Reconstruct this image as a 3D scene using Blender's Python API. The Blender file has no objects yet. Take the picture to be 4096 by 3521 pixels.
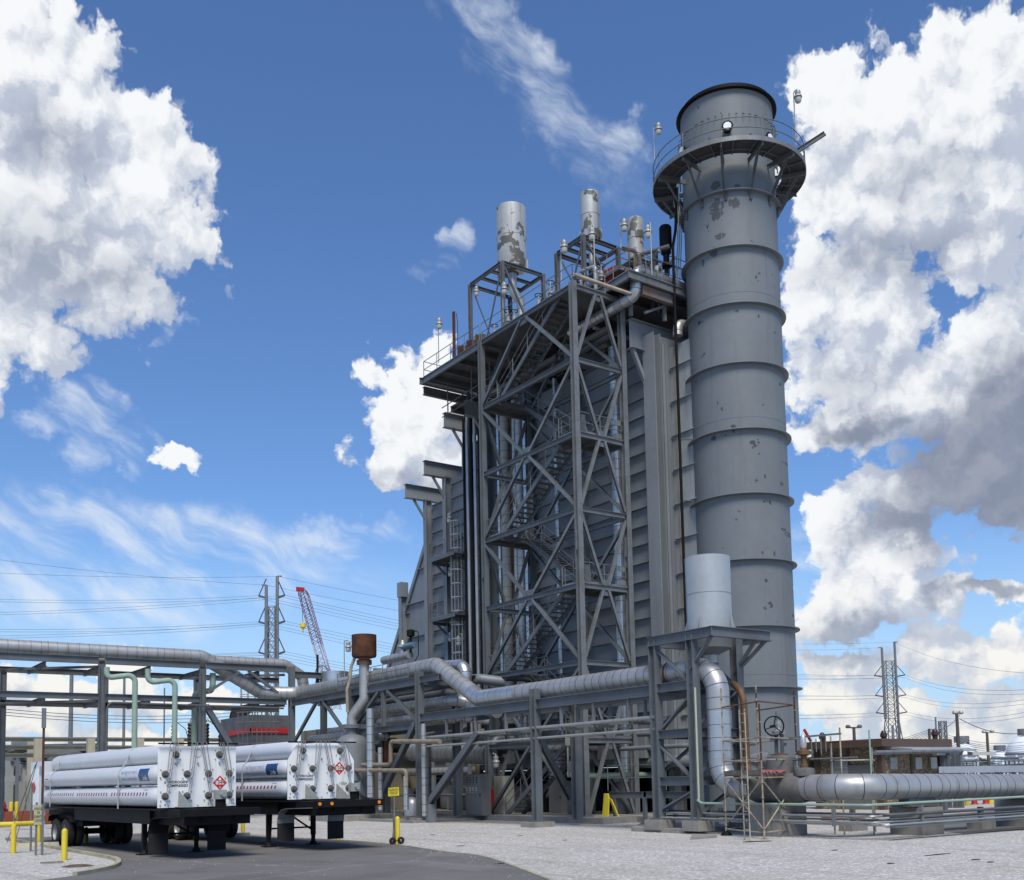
import bpy, bmesh, math, random
from mathutils import Vector, Matrix
random.seed(7)
R = math.radians
sc = bpy.context.scene
COL = sc.collection
# ---------------------------------------------------------------- camera
F_, Y0_, PITCH, ROLL, YAW = 4192.36, 2751.39, .08806, .02011, .61793
CAM = Vector((0, 0, 2.1))
fw = Vector((math.sin(YAW)*math.cos(PITCH), math.cos(YAW)*math.cos(PITCH), math.sin(PITCH)))
rt = Vector((math.cos(YAW), -math.sin(YAW), 0))
up = rt.cross(fw)
_c, _s = math.cos(ROLL), math.sin(ROLL)
rt, up = rt*_c-up*_s, up*_c+rt*_s
cd = bpy.data.cameras.new('camera')
cam = bpy.data.objects.new('camera', cd)
COL.objects.link(cam)
cam.matrix_world = Matrix(((rt.x, up.x, -fw.x, 0), (rt.y, up.y, -fw.y, 0), (rt.z, up.z, -fw.z, CAM.z), (0, 0, 0, 1)))
cd.sensor_width = 36
cd.lens = F_/4096*36
cd.shift_y = (Y0_-1760.5)/4096
cd.clip_end = 5000
sc.camera = cam
# survey helpers: where the ray of a photo point meets a plane of the site
def ray(x, y): return fw+rt*((x-2048)/F_)+up*((Y0_-y)/F_)
def gx(x, y, X):
    d = ray(x, y); return CAM+d*(X/d.x)
def gy(x, y, Y):
    d = ray(x, y); return CAM+d*(Y/d.y)
def gz(x, y, Z=0.):
    d = ray(x, y); return CAM+d*((Z-CAM.z)/d.z)
def gd(x, y, D):
    d = ray(x, y); return CAM+d*(D/math.hypot(d.x, d.y))
# ---------------------------------------------------------------- light and sky
SUN_EL, SUN_AZ = R(55), R(211)
SUN_E, EXPO = 4.0, 0.0
sun = bpy.data.lights.new('sun', 'SUN')
sun.energy = SUN_E; sun.angle = R(24); sun.color = (1, .92, .80)
so = bpy.data.objects.new('sun', sun); COL.objects.link(so)
sdir = Vector((math.sin(SUN_AZ)*math.cos(SUN_EL), math.cos(SUN_AZ)*math.cos(SUN_EL), math.sin(SUN_EL)))
so.rotation_euler = sdir.to_track_quat('Z', 'Y').to_euler()
w = bpy.data.worlds.new('World'); sc.world = w; w.use_nodes = True
w.cycles.sampling_method = 'MANUAL'; w.cycles.sample_map_resolution = 256
nt = w.node_tree
for n in list(nt.nodes): nt.nodes.remove(n)
class NB:
    """small node-building helper"""
    def __init__(s, t): s.t = t; s.dim = '2D'
    def n(s, typ, **k):
        o = s.t.nodes.new(typ)
        for a, b in k.items(): setattr(o, a, b)
        return o
    def put(s, sock, v):
        if isinstance(v, bpy.types.NodeSocket): s.t.links.new(v, sock)
        else: sock.default_value = v
    def m(s, op, a, b=0., c=None, clamp=False):
        o = s.n('ShaderNodeMath', operation=op); o.use_clamp = clamp
        s.put(o.inputs[0], a); s.put(o.inputs[1], b)
        if c is not None: s.put(o.inputs[2], c)
        return o.outputs[0]
    def v(s, op, a, b=None, out=0):
        o = s.n('ShaderNodeVectorMath', operation=op); s.put(o.inputs[0], a)
        if b is not None: s.put(o.inputs[1], b)
        return o.outputs[out]
    def mix(s, f, a, b, mode='MIX'):
        o = s.n('ShaderNodeMix', data_type='RGBA', blend_type=mode)
        s.put(o.inputs[0], f); s.put(o.inputs[6], a); s.put(o.inputs[7], b)
        return o.outputs[2]
    def rng(s, x, a, b, c=0., d=1., smooth=True):
        o = s.n('ShaderNodeMapRange'); o.interpolation_type = 'SMOOTHSTEP' if smooth else 'LINEAR'
        for i, q in enumerate((x, a, b, c, d)): s.put(o.inputs[i], q)
        return o.outputs[0]
    def noise(s, vec, scale, detail=4, rough=.55, col=False, dist=0.):
        o = s.n('ShaderNodeTexNoise'); o.noise_dimensions = s.dim; s.put(o.inputs['Vector'], vec)
        o.inputs['Scale'].default_value = scale; o.inputs['Detail'].default_value = detail
        o.inputs['Roughness'].default_value = rough; o.inputs['Distortion'].default_value = dist
        return o.outputs[1 if col else 0]
    def xyz(s, x, y, z=0.):
        o = s.n('ShaderNodeCombineXYZ')
        for i, q in enumerate((x, y, z)): s.put(o.inputs[i], q)
        return o.outputs[0]
def pdeg(x, y):
    d = ray(x, y).normalized()
    return (math.degrees(math.atan2(d.x, d.y)-YAW), math.degrees(math.asin(d.z)))
# heaped clouds: centre and half sizes, in photo units, converted to directions in the sky
CU = [(300, 640, 300, 220), (-20, 120, 260, 330), (250, 420, 280, 330), (560, 640, 250, 290), (120, 860, 460, 420), (640, 900, 210, 230), (470, 1080, 290, 230), (90, 1250, 240, 260), (-150, 1400, 260, 170),
      (690, 1810, 95, 52),
      (1640, 1720, 240, 260), (1760, 1560, 170, 190), (1560, 1880, 170, 120), (1800, 1850, 280, 170),
      (3330, 420, 220, 170), (3560, 420, 260, 200), (3900, 340, 300, 260), (3620, 700, 520, 330), (4000, 760, 380, 420), (3280, 780, 160, 200),
      (3330, 1150, 230, 210), (3560, 1240, 250, 200), (3420, 1480, 260, 180), (3660, 1600, 380, 220), (4000, 1450, 320, 420), (3900, 1900, 430, 230), (3380, 1690, 230, 80),
      (3480, 1960, 170, 90), (3320, 2080, 140, 130), (3480, 2250, 270, 230), (3640, 2150, 200, 160), (3400, 2450, 240, 120), (3650, 2380, 200, 150), (3950, 2350, 230, 42),
      (3760, 2640, 330, 130), (3350, 2640, 160, 70), (3600, 2960, 330, 70), (4050, 2600, 200, 130), (3350, 2800, 230, 120), (3620, 2830, 230, 90), (3950, 2880, 300, 130),
      (420, 2640, 130, 62), (350, 2790, 330, 90), (40, 2860, 240, 150), (800, 2800, 200, 62), (560, 2960, 500, 72), (-60, 2590, 110, 60), (1500, 3020, 500, 40), (3500, 3010, 700, 55)]
DARK = [(3900, 1850, 420, 330), (3980, 1980, 520, 300), (3750, 2080, 420, 110), (3420, 1700, 260, 80), (3380, 2560, 260, 110), (4080, 1640, 260, 300), (3950, 2350, 240, 50)]
SOFT = [(3560, 1020, 420, 120), (3420, 1050, 330, 90), (60, 1000, 380, 230), (420, 1100, 240, 130), (1560, 1930, 200, 70), (380, 2840, 300, 50), (3400, 1560, 260, 120), (200, 560, 180, 130), (3700, 700, 260, 120)]
CI = [(345, 1690, 130, 120, 20), (330, 1800, 110, 90, 0), (230, 1700, 110, 50, 0), (520, 1780, 110, 90, 60), (2180, 380, 520, 120, 40), (2480, 600, 130, 90, 10), (2000, 200, 400, 60, 30), (700, 2180, 900, 170, 8), (250, 2380, 700, 160, 4), (1800, 1010, 130, 60, -30), (1350, 2150, 300, 60, 0), (180, 1990, 160, 50, 0), (3300, 2250, 160, 200, 0), (700, 1330, 60, 40, -40)]
def group(name):
    g = bpy.data.node_groups.new(name, 'ShaderNodeTree')
    g.interface.new_socket('P', in_out='INPUT', socket_type='NodeSocketVector')
    g.interface.new_socket('F', in_out='OUTPUT', socket_type='NodeSocketFloat')
    b = NB(g); gi = b.n('NodeGroupInput'); go = b.n('NodeGroupOutput')
    return g, b, gi.outputs[0], go.inputs[0]
gm, b, P0, go = group('cloud_mass')
acc = None
for x, y, a, h in CU:
    c0 = pdeg(x, y); k = 180/math.pi/F_*.97
    q = b.n('ShaderNodeVectorMath', operation='MULTIPLY_ADD')
    b.put(q.inputs[0], P0); b.put(q.inputs[1], (1/(a*k), 1/(h*k), 0)); b.put(q.inputs[2], (-c0[0]/(a*k), -c0[1]/(h*k), 0))
    L = b.v('LENGTH', q.outputs[0], None, 1)
    acc = L if acc is None else b.m('SMOOTH_MIN', acc, L, .18)
b.put(go, b.m('SUBTRACT', 1., acc))
gd_, b, P0, go = group('cloud_detail')
vo = b.n('ShaderNodeTexVoronoi', feature='SMOOTH_F1', voronoi_dimensions='2D'); b.put(vo.inputs['Vector'], P0)
vo.inputs['Scale'].default_value = .40; vo.inputs['Detail'].default_value = 3.5; vo.inputs['Roughness'].default_value = .48; vo.inputs['Lacunarity'].default_value = 2.2; vo.inputs['Smoothness'].default_value = .25
bill = b.m('SUBTRACT', .45, vo.outputs['Distance'])
fb = b.m('SUBTRACT', b.noise(P0, .6, 6, .55), .5)
b.put(go, b.m('ADD', b.m('MULTIPLY', bill, .75), b.m('MULTIPLY', fb, .32)))
b = NB(nt)
tc = b.n('ShaderNodeTexCoord'); sx = b.n('ShaderNodeSeparateXYZ'); b.put(sx.inputs[0], tc.outputs['Generated'])
az = b.m('MULTIPLY', b.m('SUBTRACT', b.m('ARCTAN2', sx.outputs[0], sx.outputs[1]), YAW), 180/math.pi)
el = b.m('MULTIPLY', b.m('ARCSINE', sx.outputs[2]), 180/math.pi)
P = b.xyz(az, el, 0)
d1 = b.v('MULTIPLY', b.v('SUBTRACT', b.noise(P, .22, 2, .5, True), (.5, .5, .5)), (3., 2.4, 0))
d2 = b.v('MULTIPLY', b.v('SUBTRACT', b.noise(P, .9, 3, .6, True), (.5, .5, .5)), (1.3, 1.3, 0))
PM = b.v('ADD', P, b.v('ADD', d1, d2)); PB = b.v('ADD', P, d2)
def call(g, p):
    n = b.n('ShaderNodeGroup'); n.node_tree = g; b.put(n.inputs[0], p); return n.outputs[0]
m0 = call(gm, PM); m1 = call(gm, b.v('ADD', PM, (-1.2, 2.8, 0)))
e0 = call(gd_, PB); e1 = call(gd_, b.v('ADD', PB, (-.45, .75, 0)))
f0 = b.m('ADD', b.m('ADD', m0, e0), .25)
alpha = b.rng(f0, -.05, .24)
lit = b.m('ADD', b.m('MULTIPLY', b.m('SUBTRACT', e0, e1), 1.0), b.m('MULTIPLY', b.m('SUBTRACT', m0, m1), .62))
lit = b.m('ADD', lit, b.m('MULTIPLY', b.m('SUBTRACT', b.noise(P, .16, 4, .55), .5), .9))
shade = b.rng(lit, -.42, .52)
def blobs(lst, vec, kk=1.):
    acc = None
    for t in lst:
        x, y, a, h = t[:4]; c0 = pdeg(x, y); k = 180/math.pi/F_*.97*kk
        q = b.v('SUBTRACT', vec, (c0[0], c0[1], 0))
        if len(t) == 5:
            o = b.n('ShaderNodeVectorRotate', rotation_type='Z_AXIS'); b.put(o.inputs['Vector'], q); b.put(o.inputs['Angle'], R(t[4])); q = o.outputs[0]
        q = b.v('MULTIPLY', q, (1/(a*k), 1/(h*k), 0))
        L = b.m('SUBTRACT', 1.0, b.v('LENGTH', q, None, 1), clamp=True)
        acc = L if acc is None else b.m('MAXIMUM', acc, L)
    return acc
PDn = b.v('ADD', P, b.v('MULTIPLY', b.v('SUBTRACT', b.noise(P, .35, 4, .6, True), (.5, .5, .5)), (5, 3.5, 0)))
dk = b.m('MAXIMUM', b.rng(blobs(DARK, PDn, 1.25), .05, .75), b.m('MULTIPLY', b.rng(blobs(SOFT, PDn, 1.35), .0, .9), .55))
shade = b.m('MULTIPLY', shade, b.m('SUBTRACT', 1., b.m('MULTIPLY', dk, .88)), clamp=True)
warm = b.rng(el, 1., 13., 1., 0.)
white = b.mix(warm, (.93, .95, .97, 1), (.94, .92, .86, 1))
grey = b.mix(dk, (.50, .56, .68, 1), (.245, .285, .385, 1))
grey = b.mix(b.m('MULTIPLY', warm, .7), grey, (.55, .62, .72, 1))
ccol = b.mix(shade, grey, white)
# thin streaked cirrus
cv = b.n('ShaderNodeVectorRotate', rotation_type='Z_AXIS'); b.put(cv.inputs['Vector'], b.v('ADD', P, b.v('MULTIPLY', b.v('SUBTRACT', b.noise(P, .25, 2, .5, True), (.5, .5, .5)), (2.5, 1.6, 0)))); cv.inputs['Angle'].default_value = R(28)
cs = b.noise(b.v('MULTIPLY', cv.outputs[0], (.13, .5, 1)), 1.1, 5, .58)
ci = b.m('MULTIPLY', b.m('MULTIPLY', b.rng(cs, .30, .78), b.rng(blobs(CI, PDn, 1.25), .0, .7)), .75)
sky = b.n('ShaderNodeTexSky', sky_type='NISHITA'); sky.sun_disc = False
sky.sun_elevation = SUN_EL; sky.sun_rotation = SUN_AZ
sky.altitude = 0; sky.air_density = 1.0; sky.dust_density = .4; sky.ozone_density = 2.0
SKY_S = .1
skc = b.mix(1., sky.outputs[0], (SKY_S, SKY_S, SKY_S, 1), 'MULTIPLY')
skc = b.mix(1., skc, (.90, 1.17, 1.52, 1), 'MULTIPLY')
skc = b.mix(b.rng(el, 0., 15., .85, 0.), skc, (.50, .70, .92, 1))
c1 = b.mix(ci, skc, (.80, .87, .95, 1))
c2 = b.mix(alpha, c1, ccol)
c2 = b.mix(b.rng(el, -3, -.5, 1, 0), c2, (.3, .32, .32, 1))
bg = b.n('ShaderNodeBackground'); b.put(bg.inputs[0], c2)
bg.inputs[1].default_value = 1.0
out = b.n('ShaderNodeOutputWorld'); nt.links.new(bg.outputs[0], out.inputs[0])
sc.view_settings.view_transform = 'Standard'; sc.view_settings.look = 'None'
sc.view_settings.exposure = EXPO; sc.view_settings.gamma = 1; sc.view_settings.use_curve_mapping = False
# ---------------------------------------------------------------- materials
MATS = {}
def mat(name, c, c2=None, sc_=1.2, amt=.5, rough=.6, metal=0., bump=0., bs=30., streak=None, spots=None, spec=.3, lo=.42, hi=.62, fine=.22):
    m = bpy.data.materials.new(name); m.use_nodes = True
    t = m.node_tree; b = NB(t); b.dim = '3D'
    p = t.nodes['Principled BSDF']
    tc = b.n('ShaderNodeTexCoord'); O = tc.outputs['Object']
    c = (*c, 1); c2 = (*(c2 or [x*.75 for x in c[:3]]), 1)
    n1 = b.noise(O, sc_, 5, .62)
    col = b.mix(b.m('MULTIPLY', b.rng(n1, lo, hi), amt), c, c2)
    n3 = b.noise(O, sc_*9, 3, .6)
    col = b.mix(b.rng(n3, .3, .75, 0, fine), col, (*[x*.72 for x in c[:3]], 1))
    if streak:      # rain-washed vertical runs: (colour, frequency, amount)
        sv = b.v('MULTIPLY', O, (streak[1], streak[1], streak[1]*.06))
        col = b.mix(b.m('MULTIPLY', b.rng(b.noise(sv, 1., 4, .6), .52, .72), streak[2]), col, (*streak[0], 1))
    if spots:       # flaked paint: (colour, scale, threshold)
        col = b.mix(b.rng(b.noise(O, spots[1], 6, .6), spots[2], spots[2]+.02), col, (*spots[0], 1))
    b.put(p.inputs['Base Color'], col)
    p.inputs['Roughness'].default_value = rough; p.inputs['Metallic'].default_value = metal
    b.put(p.inputs['Roughness'], b.m('ADD', rough-.1, b.m('MULTIPLY', n1, .2)))
    p.inputs['Specular IOR Level'].default_value = spec
    if bump:
        bn = b.n('ShaderNodeBump'); bn.inputs['Strength'].default_value = bump; bn.inputs['Distance'].default_value = .02
        b.put(bn.inputs['Height'], b.noise(O, bs, 4, .6)); b.put(p.inputs['Normal'], bn.outputs[0])
    MATS[name] = m
    return m
STEEL = mat('painted_steel', (.122, .142, .160), (.09, .096, .096), .9, .55, .55, .1, streak=((.14, .118, .095), 5, .6))
GALV = mat('galvanised_steel', (.19, .205, .215), (.13, .127, .115), 1.5, .6, .5, .3, streak=((.15, .13, .10), 6, .6))
DKST = mat('weathered_steel', (.11, .118, .124), (.07, .065, .06), 1.2, .6, .6, .1, streak=((.12, .085, .06), 5, .35))
CASEP = mat('pale_casing_plate', (.33, .355, .365), (.27, .29, .295), .5, .6, .55, .0, streak=((.22, .20, .17), 2.5, .5))
CASE = mat('casing_plate', (.20, .221, .238), (.165, .18, .19), .35, .6, .55, .0, streak=((.15, .152, .148), 2.2, .5))
STACKM = mat('stack_plate', (.158, .177, .188), (.138, .155, .163), .3, .6, .55, .0, streak=((.13, .132, .128), 1.3, .7), spots=((.05, .055, .06), 1.15, .665))
JACK = mat('aluminium_jacket', (.44, .445, .44), (.33, .325, .31), .7, .6, .46, .6, bump=.22, bs=2.6, streak=((.2, .19, .17), 3, .4))
JACKB = mat('bright_jacket', (.55, .565, .575), (.42, .43, .43), .8, .5, .34, .8)
SEAM_SHADE = mat('jacket_seam_shade', (.045, .045, .045), None, 2, .3, .6)  # near-black colour paints in the shadow gap along each jacket seam
PEEL = mat('flaking_silver', (.46, .47, .455), (.36, .36, .34), .8, .6, .5, .3, spots=((.135, .13, .112), .55, .55), streak=((.24, .215, .18), 2.2, .75))
SILV = mat('silver_paint', (.41, .43, .435), (.33, .345, .345), .5, .6, .42, .35, streak=((.40, .40, .39), 2.5, .5))
RUST = mat('rust', (.07, .028, .018), (.15, .06, .025), 1.5, .7, .8, .1, streak=((.035, .018, .015), 6, .6))
RUSTP = mat('rusty_pipe', (.15, .085, .045), (.09, .055, .035), 2, .7, .65, .2, streak=((.08, .05, .03), 4, .5))
BLACK = mat('black_paint', (.009, .009, .01), (.014, .014, .014), 1.5, .5, .6, spec=.12)
RUB = mat('rubber', (.016, .016, .017), (.03, .029, .028), 3, .5, .8)
WHITE = mat('white_paint', (.78, .80, .79), (.70, .72, .71), .8, .5, .32, .0, streak=((.50, .48, .43), 4, .45), spec=.5, fine=.05)
TUBEW = mat('cylinder_white', (.53, .555, .58), (.49, .515, .54), .4, .5, .28, .0, spec=.5, fine=.03)
STRAP = mat('strap_steel', (.45, .47, .46), (.34, .33, .3), 4, .5, .5, .2)
YEL = mat('yellow_paint', (.62, .50, .035), (.50, .40, .05), 3, .5, .5, bump=.1, streak=((.35, .27, .06), 8, .45), spots=((.12, .10, .06), 7, .69))
CONC = mat('concrete', (.27, .26, .235), (.19, .185, .165), 1.3, .7, .85, bump=.25, bs=40, streak=((.15, .14, .12), 3, .5))
MINT = mat('mint_pipe', (.27, .37, .31), (.22, .30, .26), 2, .5, .5)
RED = mat('red_paint', (.42, .02, .018), (.30, .02, .018), 2, .5, .5)
BROWN = mat('brown_fascia', (.10, .07, .055), (.085, .06, .05), 1, .5, .6)
SCAF = mat('scaffold_tube', (.42, .385, .29), (.22, .14, .09), 2.2, .75, .55, .2, spots=((.09, .035, .025), 1.7, .6))
SCAFR = mat('red_scaffold_tube', (.075, .02, .018), (.05, .018, .018), 3, .6, .6)
ORANGE = mat('orange_lens', (.75, .22, .02), None, 3, .2, .3)
GLASS = mat('lamp_glass', (.45, .46, .43), (.36, .36, .33), 5, .5, .25, .0, spec=.6)
LAMPM = mat('lamp_housing', (.34, .355, .34), (.24, .245, .23), 5, .5, .5, .3)
CREAM = mat('cream_steel', (.45, .42, .31), (.36, .34, .26), 1, .5, .55, streak=((.22, .2, .16), 4, .5))
TOWERM = mat('tower_lattice', (.17, .185, .20), (.14, .15, .16), 1, .5, .6, .2)
WIREM = mat('wire', (.06, .07, .085), None, 1, .3, .6)
BLUE = mat('blue_panel', (.012, .05, .16), (.02, .08, .22), 1, .5, .35)
PALEB = mat('pale_blue_ink', (.25, .36, .50), None, 3, .3, .5)
INK = mat('black_ink', (.02, .02, .022), None, 3, .3, .5)
REDINK = mat('dark_red_tape', (.22, .02, .03), None, 3, .3, .4)
PLRED = mat('placard_red', (.50, .025, .02), None, 3, .3, .45)
WINK = mat('white_ink', (.85, .86, .85), None, 3, .2, .45)
SIGNY = mat('sign_yellow', (.66, .55, .02), (.58, .48, .03), 3, .4, .5)
PANEL = mat('panel_grey', (.17, .175, .175), (.14, .14, .14), 1.5, .5, .5)
PANELT = mat('panel_tan', (.31, .31, .27), (.25, .25, .22), 1.5, .5, .5)
VESS = mat('vessel_grey', (.17, .19, .205), (.14, .15, .16), .8, .5, .5, .1)
WOODM = mat('weathered_plank', (.20, .175, .14), (.12, .10, .08), 3, .6, .8, bump=.2)
TARP = mat('grey_blanket', (.13, .13, .125), (.085, .085, .08), 2.5, .7, .8, bump=.4, bs=8)
PINK = mat('faded_red_netting', (.42, .13, .12), (.30, .09, .08), 4, .6, .8)
CRANER = mat('crane_red', (.16, .03, .035), (.13, .05, .06), .4, .5, .5)
CRANEW = mat('crane_white', (.36, .27, .33), (.28, .20, .26), .4, .5, .5)
CERAM = mat('brown_ceramic', (.05, .03, .025), None, 4, .3, .3)
SPHM = mat('sphere_white', (.70, .74, .78), (.62, .66, .70), .05, .5, .5)
FOL = mat('far_foliage', (.035, .06, .02), (.06, .09, .03), .25, .8, .9)
GRASSM = mat('dry_weed', (.09, .085, .05), (.05, .06, .03), 5, .6, .9)
def ground_mat(name, kind):
    m = bpy.data.materials.new(name); m.use_nodes = True
    t = m.node_tree; b = NB(t); b.dim = '3D'; p = t.nodes['Principled BSDF']
    tc = b.n('ShaderNodeTexCoord'); O = tc.outputs['Object']
    if kind == 'gravel':
        vo = b.n('ShaderNodeTexVoronoi', feature='F1'); b.put(vo.inputs['Vector'], O); vo.inputs['Scale'].default_value = 9.5; vo.inputs['Detail'].default_value = 1.5
        sep = b.n('ShaderNodeSeparateColor'); b.put(sep.inputs[0], vo.outputs['Color'])
        stone = b.rng(sep.outputs[0], 0, 1, .50, 1.0, False)
        gap = b.rng(vo.outputs['Distance'], .34, .78, 1., .42)
        v_ = b.m('MULTIPLY', stone, gap)
        col = b.mix(v_, (.06, .06, .058, 1), (1., .975, .93, 1))
        big = b.rng(b.noise(O, .22, 5, .65), .40, .68)
        col = b.mix(b.m('MULTIPLY', big, .30), col, (.30, .275, .23, 1))
        drt = b.rng(b.noise(O, .9, 5, .7), .58, .72)
        col = b.mix(b.m('MULTIPLY', drt, .42), col, (.13, .115, .095, 1))
        trk = b.rng(b.noise(b.v('MULTIPLY', O, (.9, .10, 1)), 1., 4, .6, dist=.4), .52, .68)
        col = b.mix(b.m('MULTIPLY', trk, .38), col, (.26, .235, .195, 1))
        vo2 = b.n('ShaderNodeTexVoronoi', feature='F1'); b.put(vo2.inputs['Vector'], O); vo2.inputs['Scale'].default_value = 3.2
        col = b.mix(b.rng(vo2.outputs['Distance'], .10, .16, .55, 0), col, (.80, .78, .74, 1))
        h = b.m('MULTIPLY', gap, b.m('ADD', .6, b.m('MULTIPLY', sep.outputs[1], .6)))
        bd, bst = .035, .9; rough = .9
    elif kind == 'asphalt':
        n = b.noise(O, 60, 3, .7)
        col = b.mix(b.rng(n, .35, .7), (.12, .119, .117, 1), (.18, .177, .172, 1))
        st = b.rng(b.noise(O, .35, 5, .6, dist=.6), .38, .66)
        oil = b.rng(b.noise(O, 1.1, 4, .65), .62, .74)
        col = b.mix(b.m('MULTIPLY', oil, .5), col, (.05, .047, .044, 1))
        col = b.mix(b.m('MULTIPLY', st, .55), col, (.095, .09, .086, 1))
        wr = b.rng(b.noise(b.v('MULTIPLY', O, (.5, .12, 1)), 1.2, 4, .6), .5, .7)
        col = b.mix(b.m('MULTIPLY', wr, .4), col, (.21, .205, .195, 1))
        ch = b.rng(b.noise(O, 9, 2, .5), .72, .76)
        col = b.mix(b.m('MULTIPLY', ch, .6), col, (.5, .49, .47, 1))
        cr = b.n('ShaderNodeTexVoronoi', feature='DISTANCE_TO_EDGE'); b.put(cr.inputs['Vector'], b.v('ADD', O, b.v('SCALE', b.noise(O, .6, 4, .6, True), None))); cr.inputs['Scale'].default_value = .11
        col = b.mix(b.rng(cr.outputs['Distance'], .001, .004, .55, 0), col, (.28, .27, .25, 1))
        h = n; bd, bst = .006, .4; rough = .85
    b.put(p.inputs['Base Color'], col); p.inputs['Roughness'].default_value = rough; p.inputs['Specular IOR Level'].default_value = .2
    bn = b.n('ShaderNodeBump'); bn.inputs['Strength'].default_value = bst; bn.inputs['Distance'].default_value = bd
    b.put(bn.inputs['Height'], h); b.put(p.inputs['Normal'], bn.outputs[0])
    return m
def pebble_wall():
    m = bpy.data.materials.new('pebble_dash'); m.use_nodes = True
    t = m.node_tree; b = NB(t); b.dim = '3D'; p = t.nodes['Principled BSDF']
    O = b.n('ShaderNodeTexCoord').outputs['Object']
    vo = b.n('ShaderNodeTexVoronoi', feature='F1'); b.put(vo.inputs['Vector'], O); vo.inputs['Scale'].default_value = 9
    sep = b.n('ShaderNodeSeparateColor'); b.put(sep.inputs[0], vo.outputs['Color'])
    col = b.mix(sep.outputs[0], (.25, .19, .125, 1), (.42, .33, .215, 1))
    col = b.mix(b.rng(vo.outputs['Distance'], .3, .6, 0, .8), col, (.12, .09, .06, 1))
    b.put(p.inputs['Base Color'], col); p.inputs['Roughness'].default_value = .85
    return m
PEB = pebble_wall()
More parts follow.
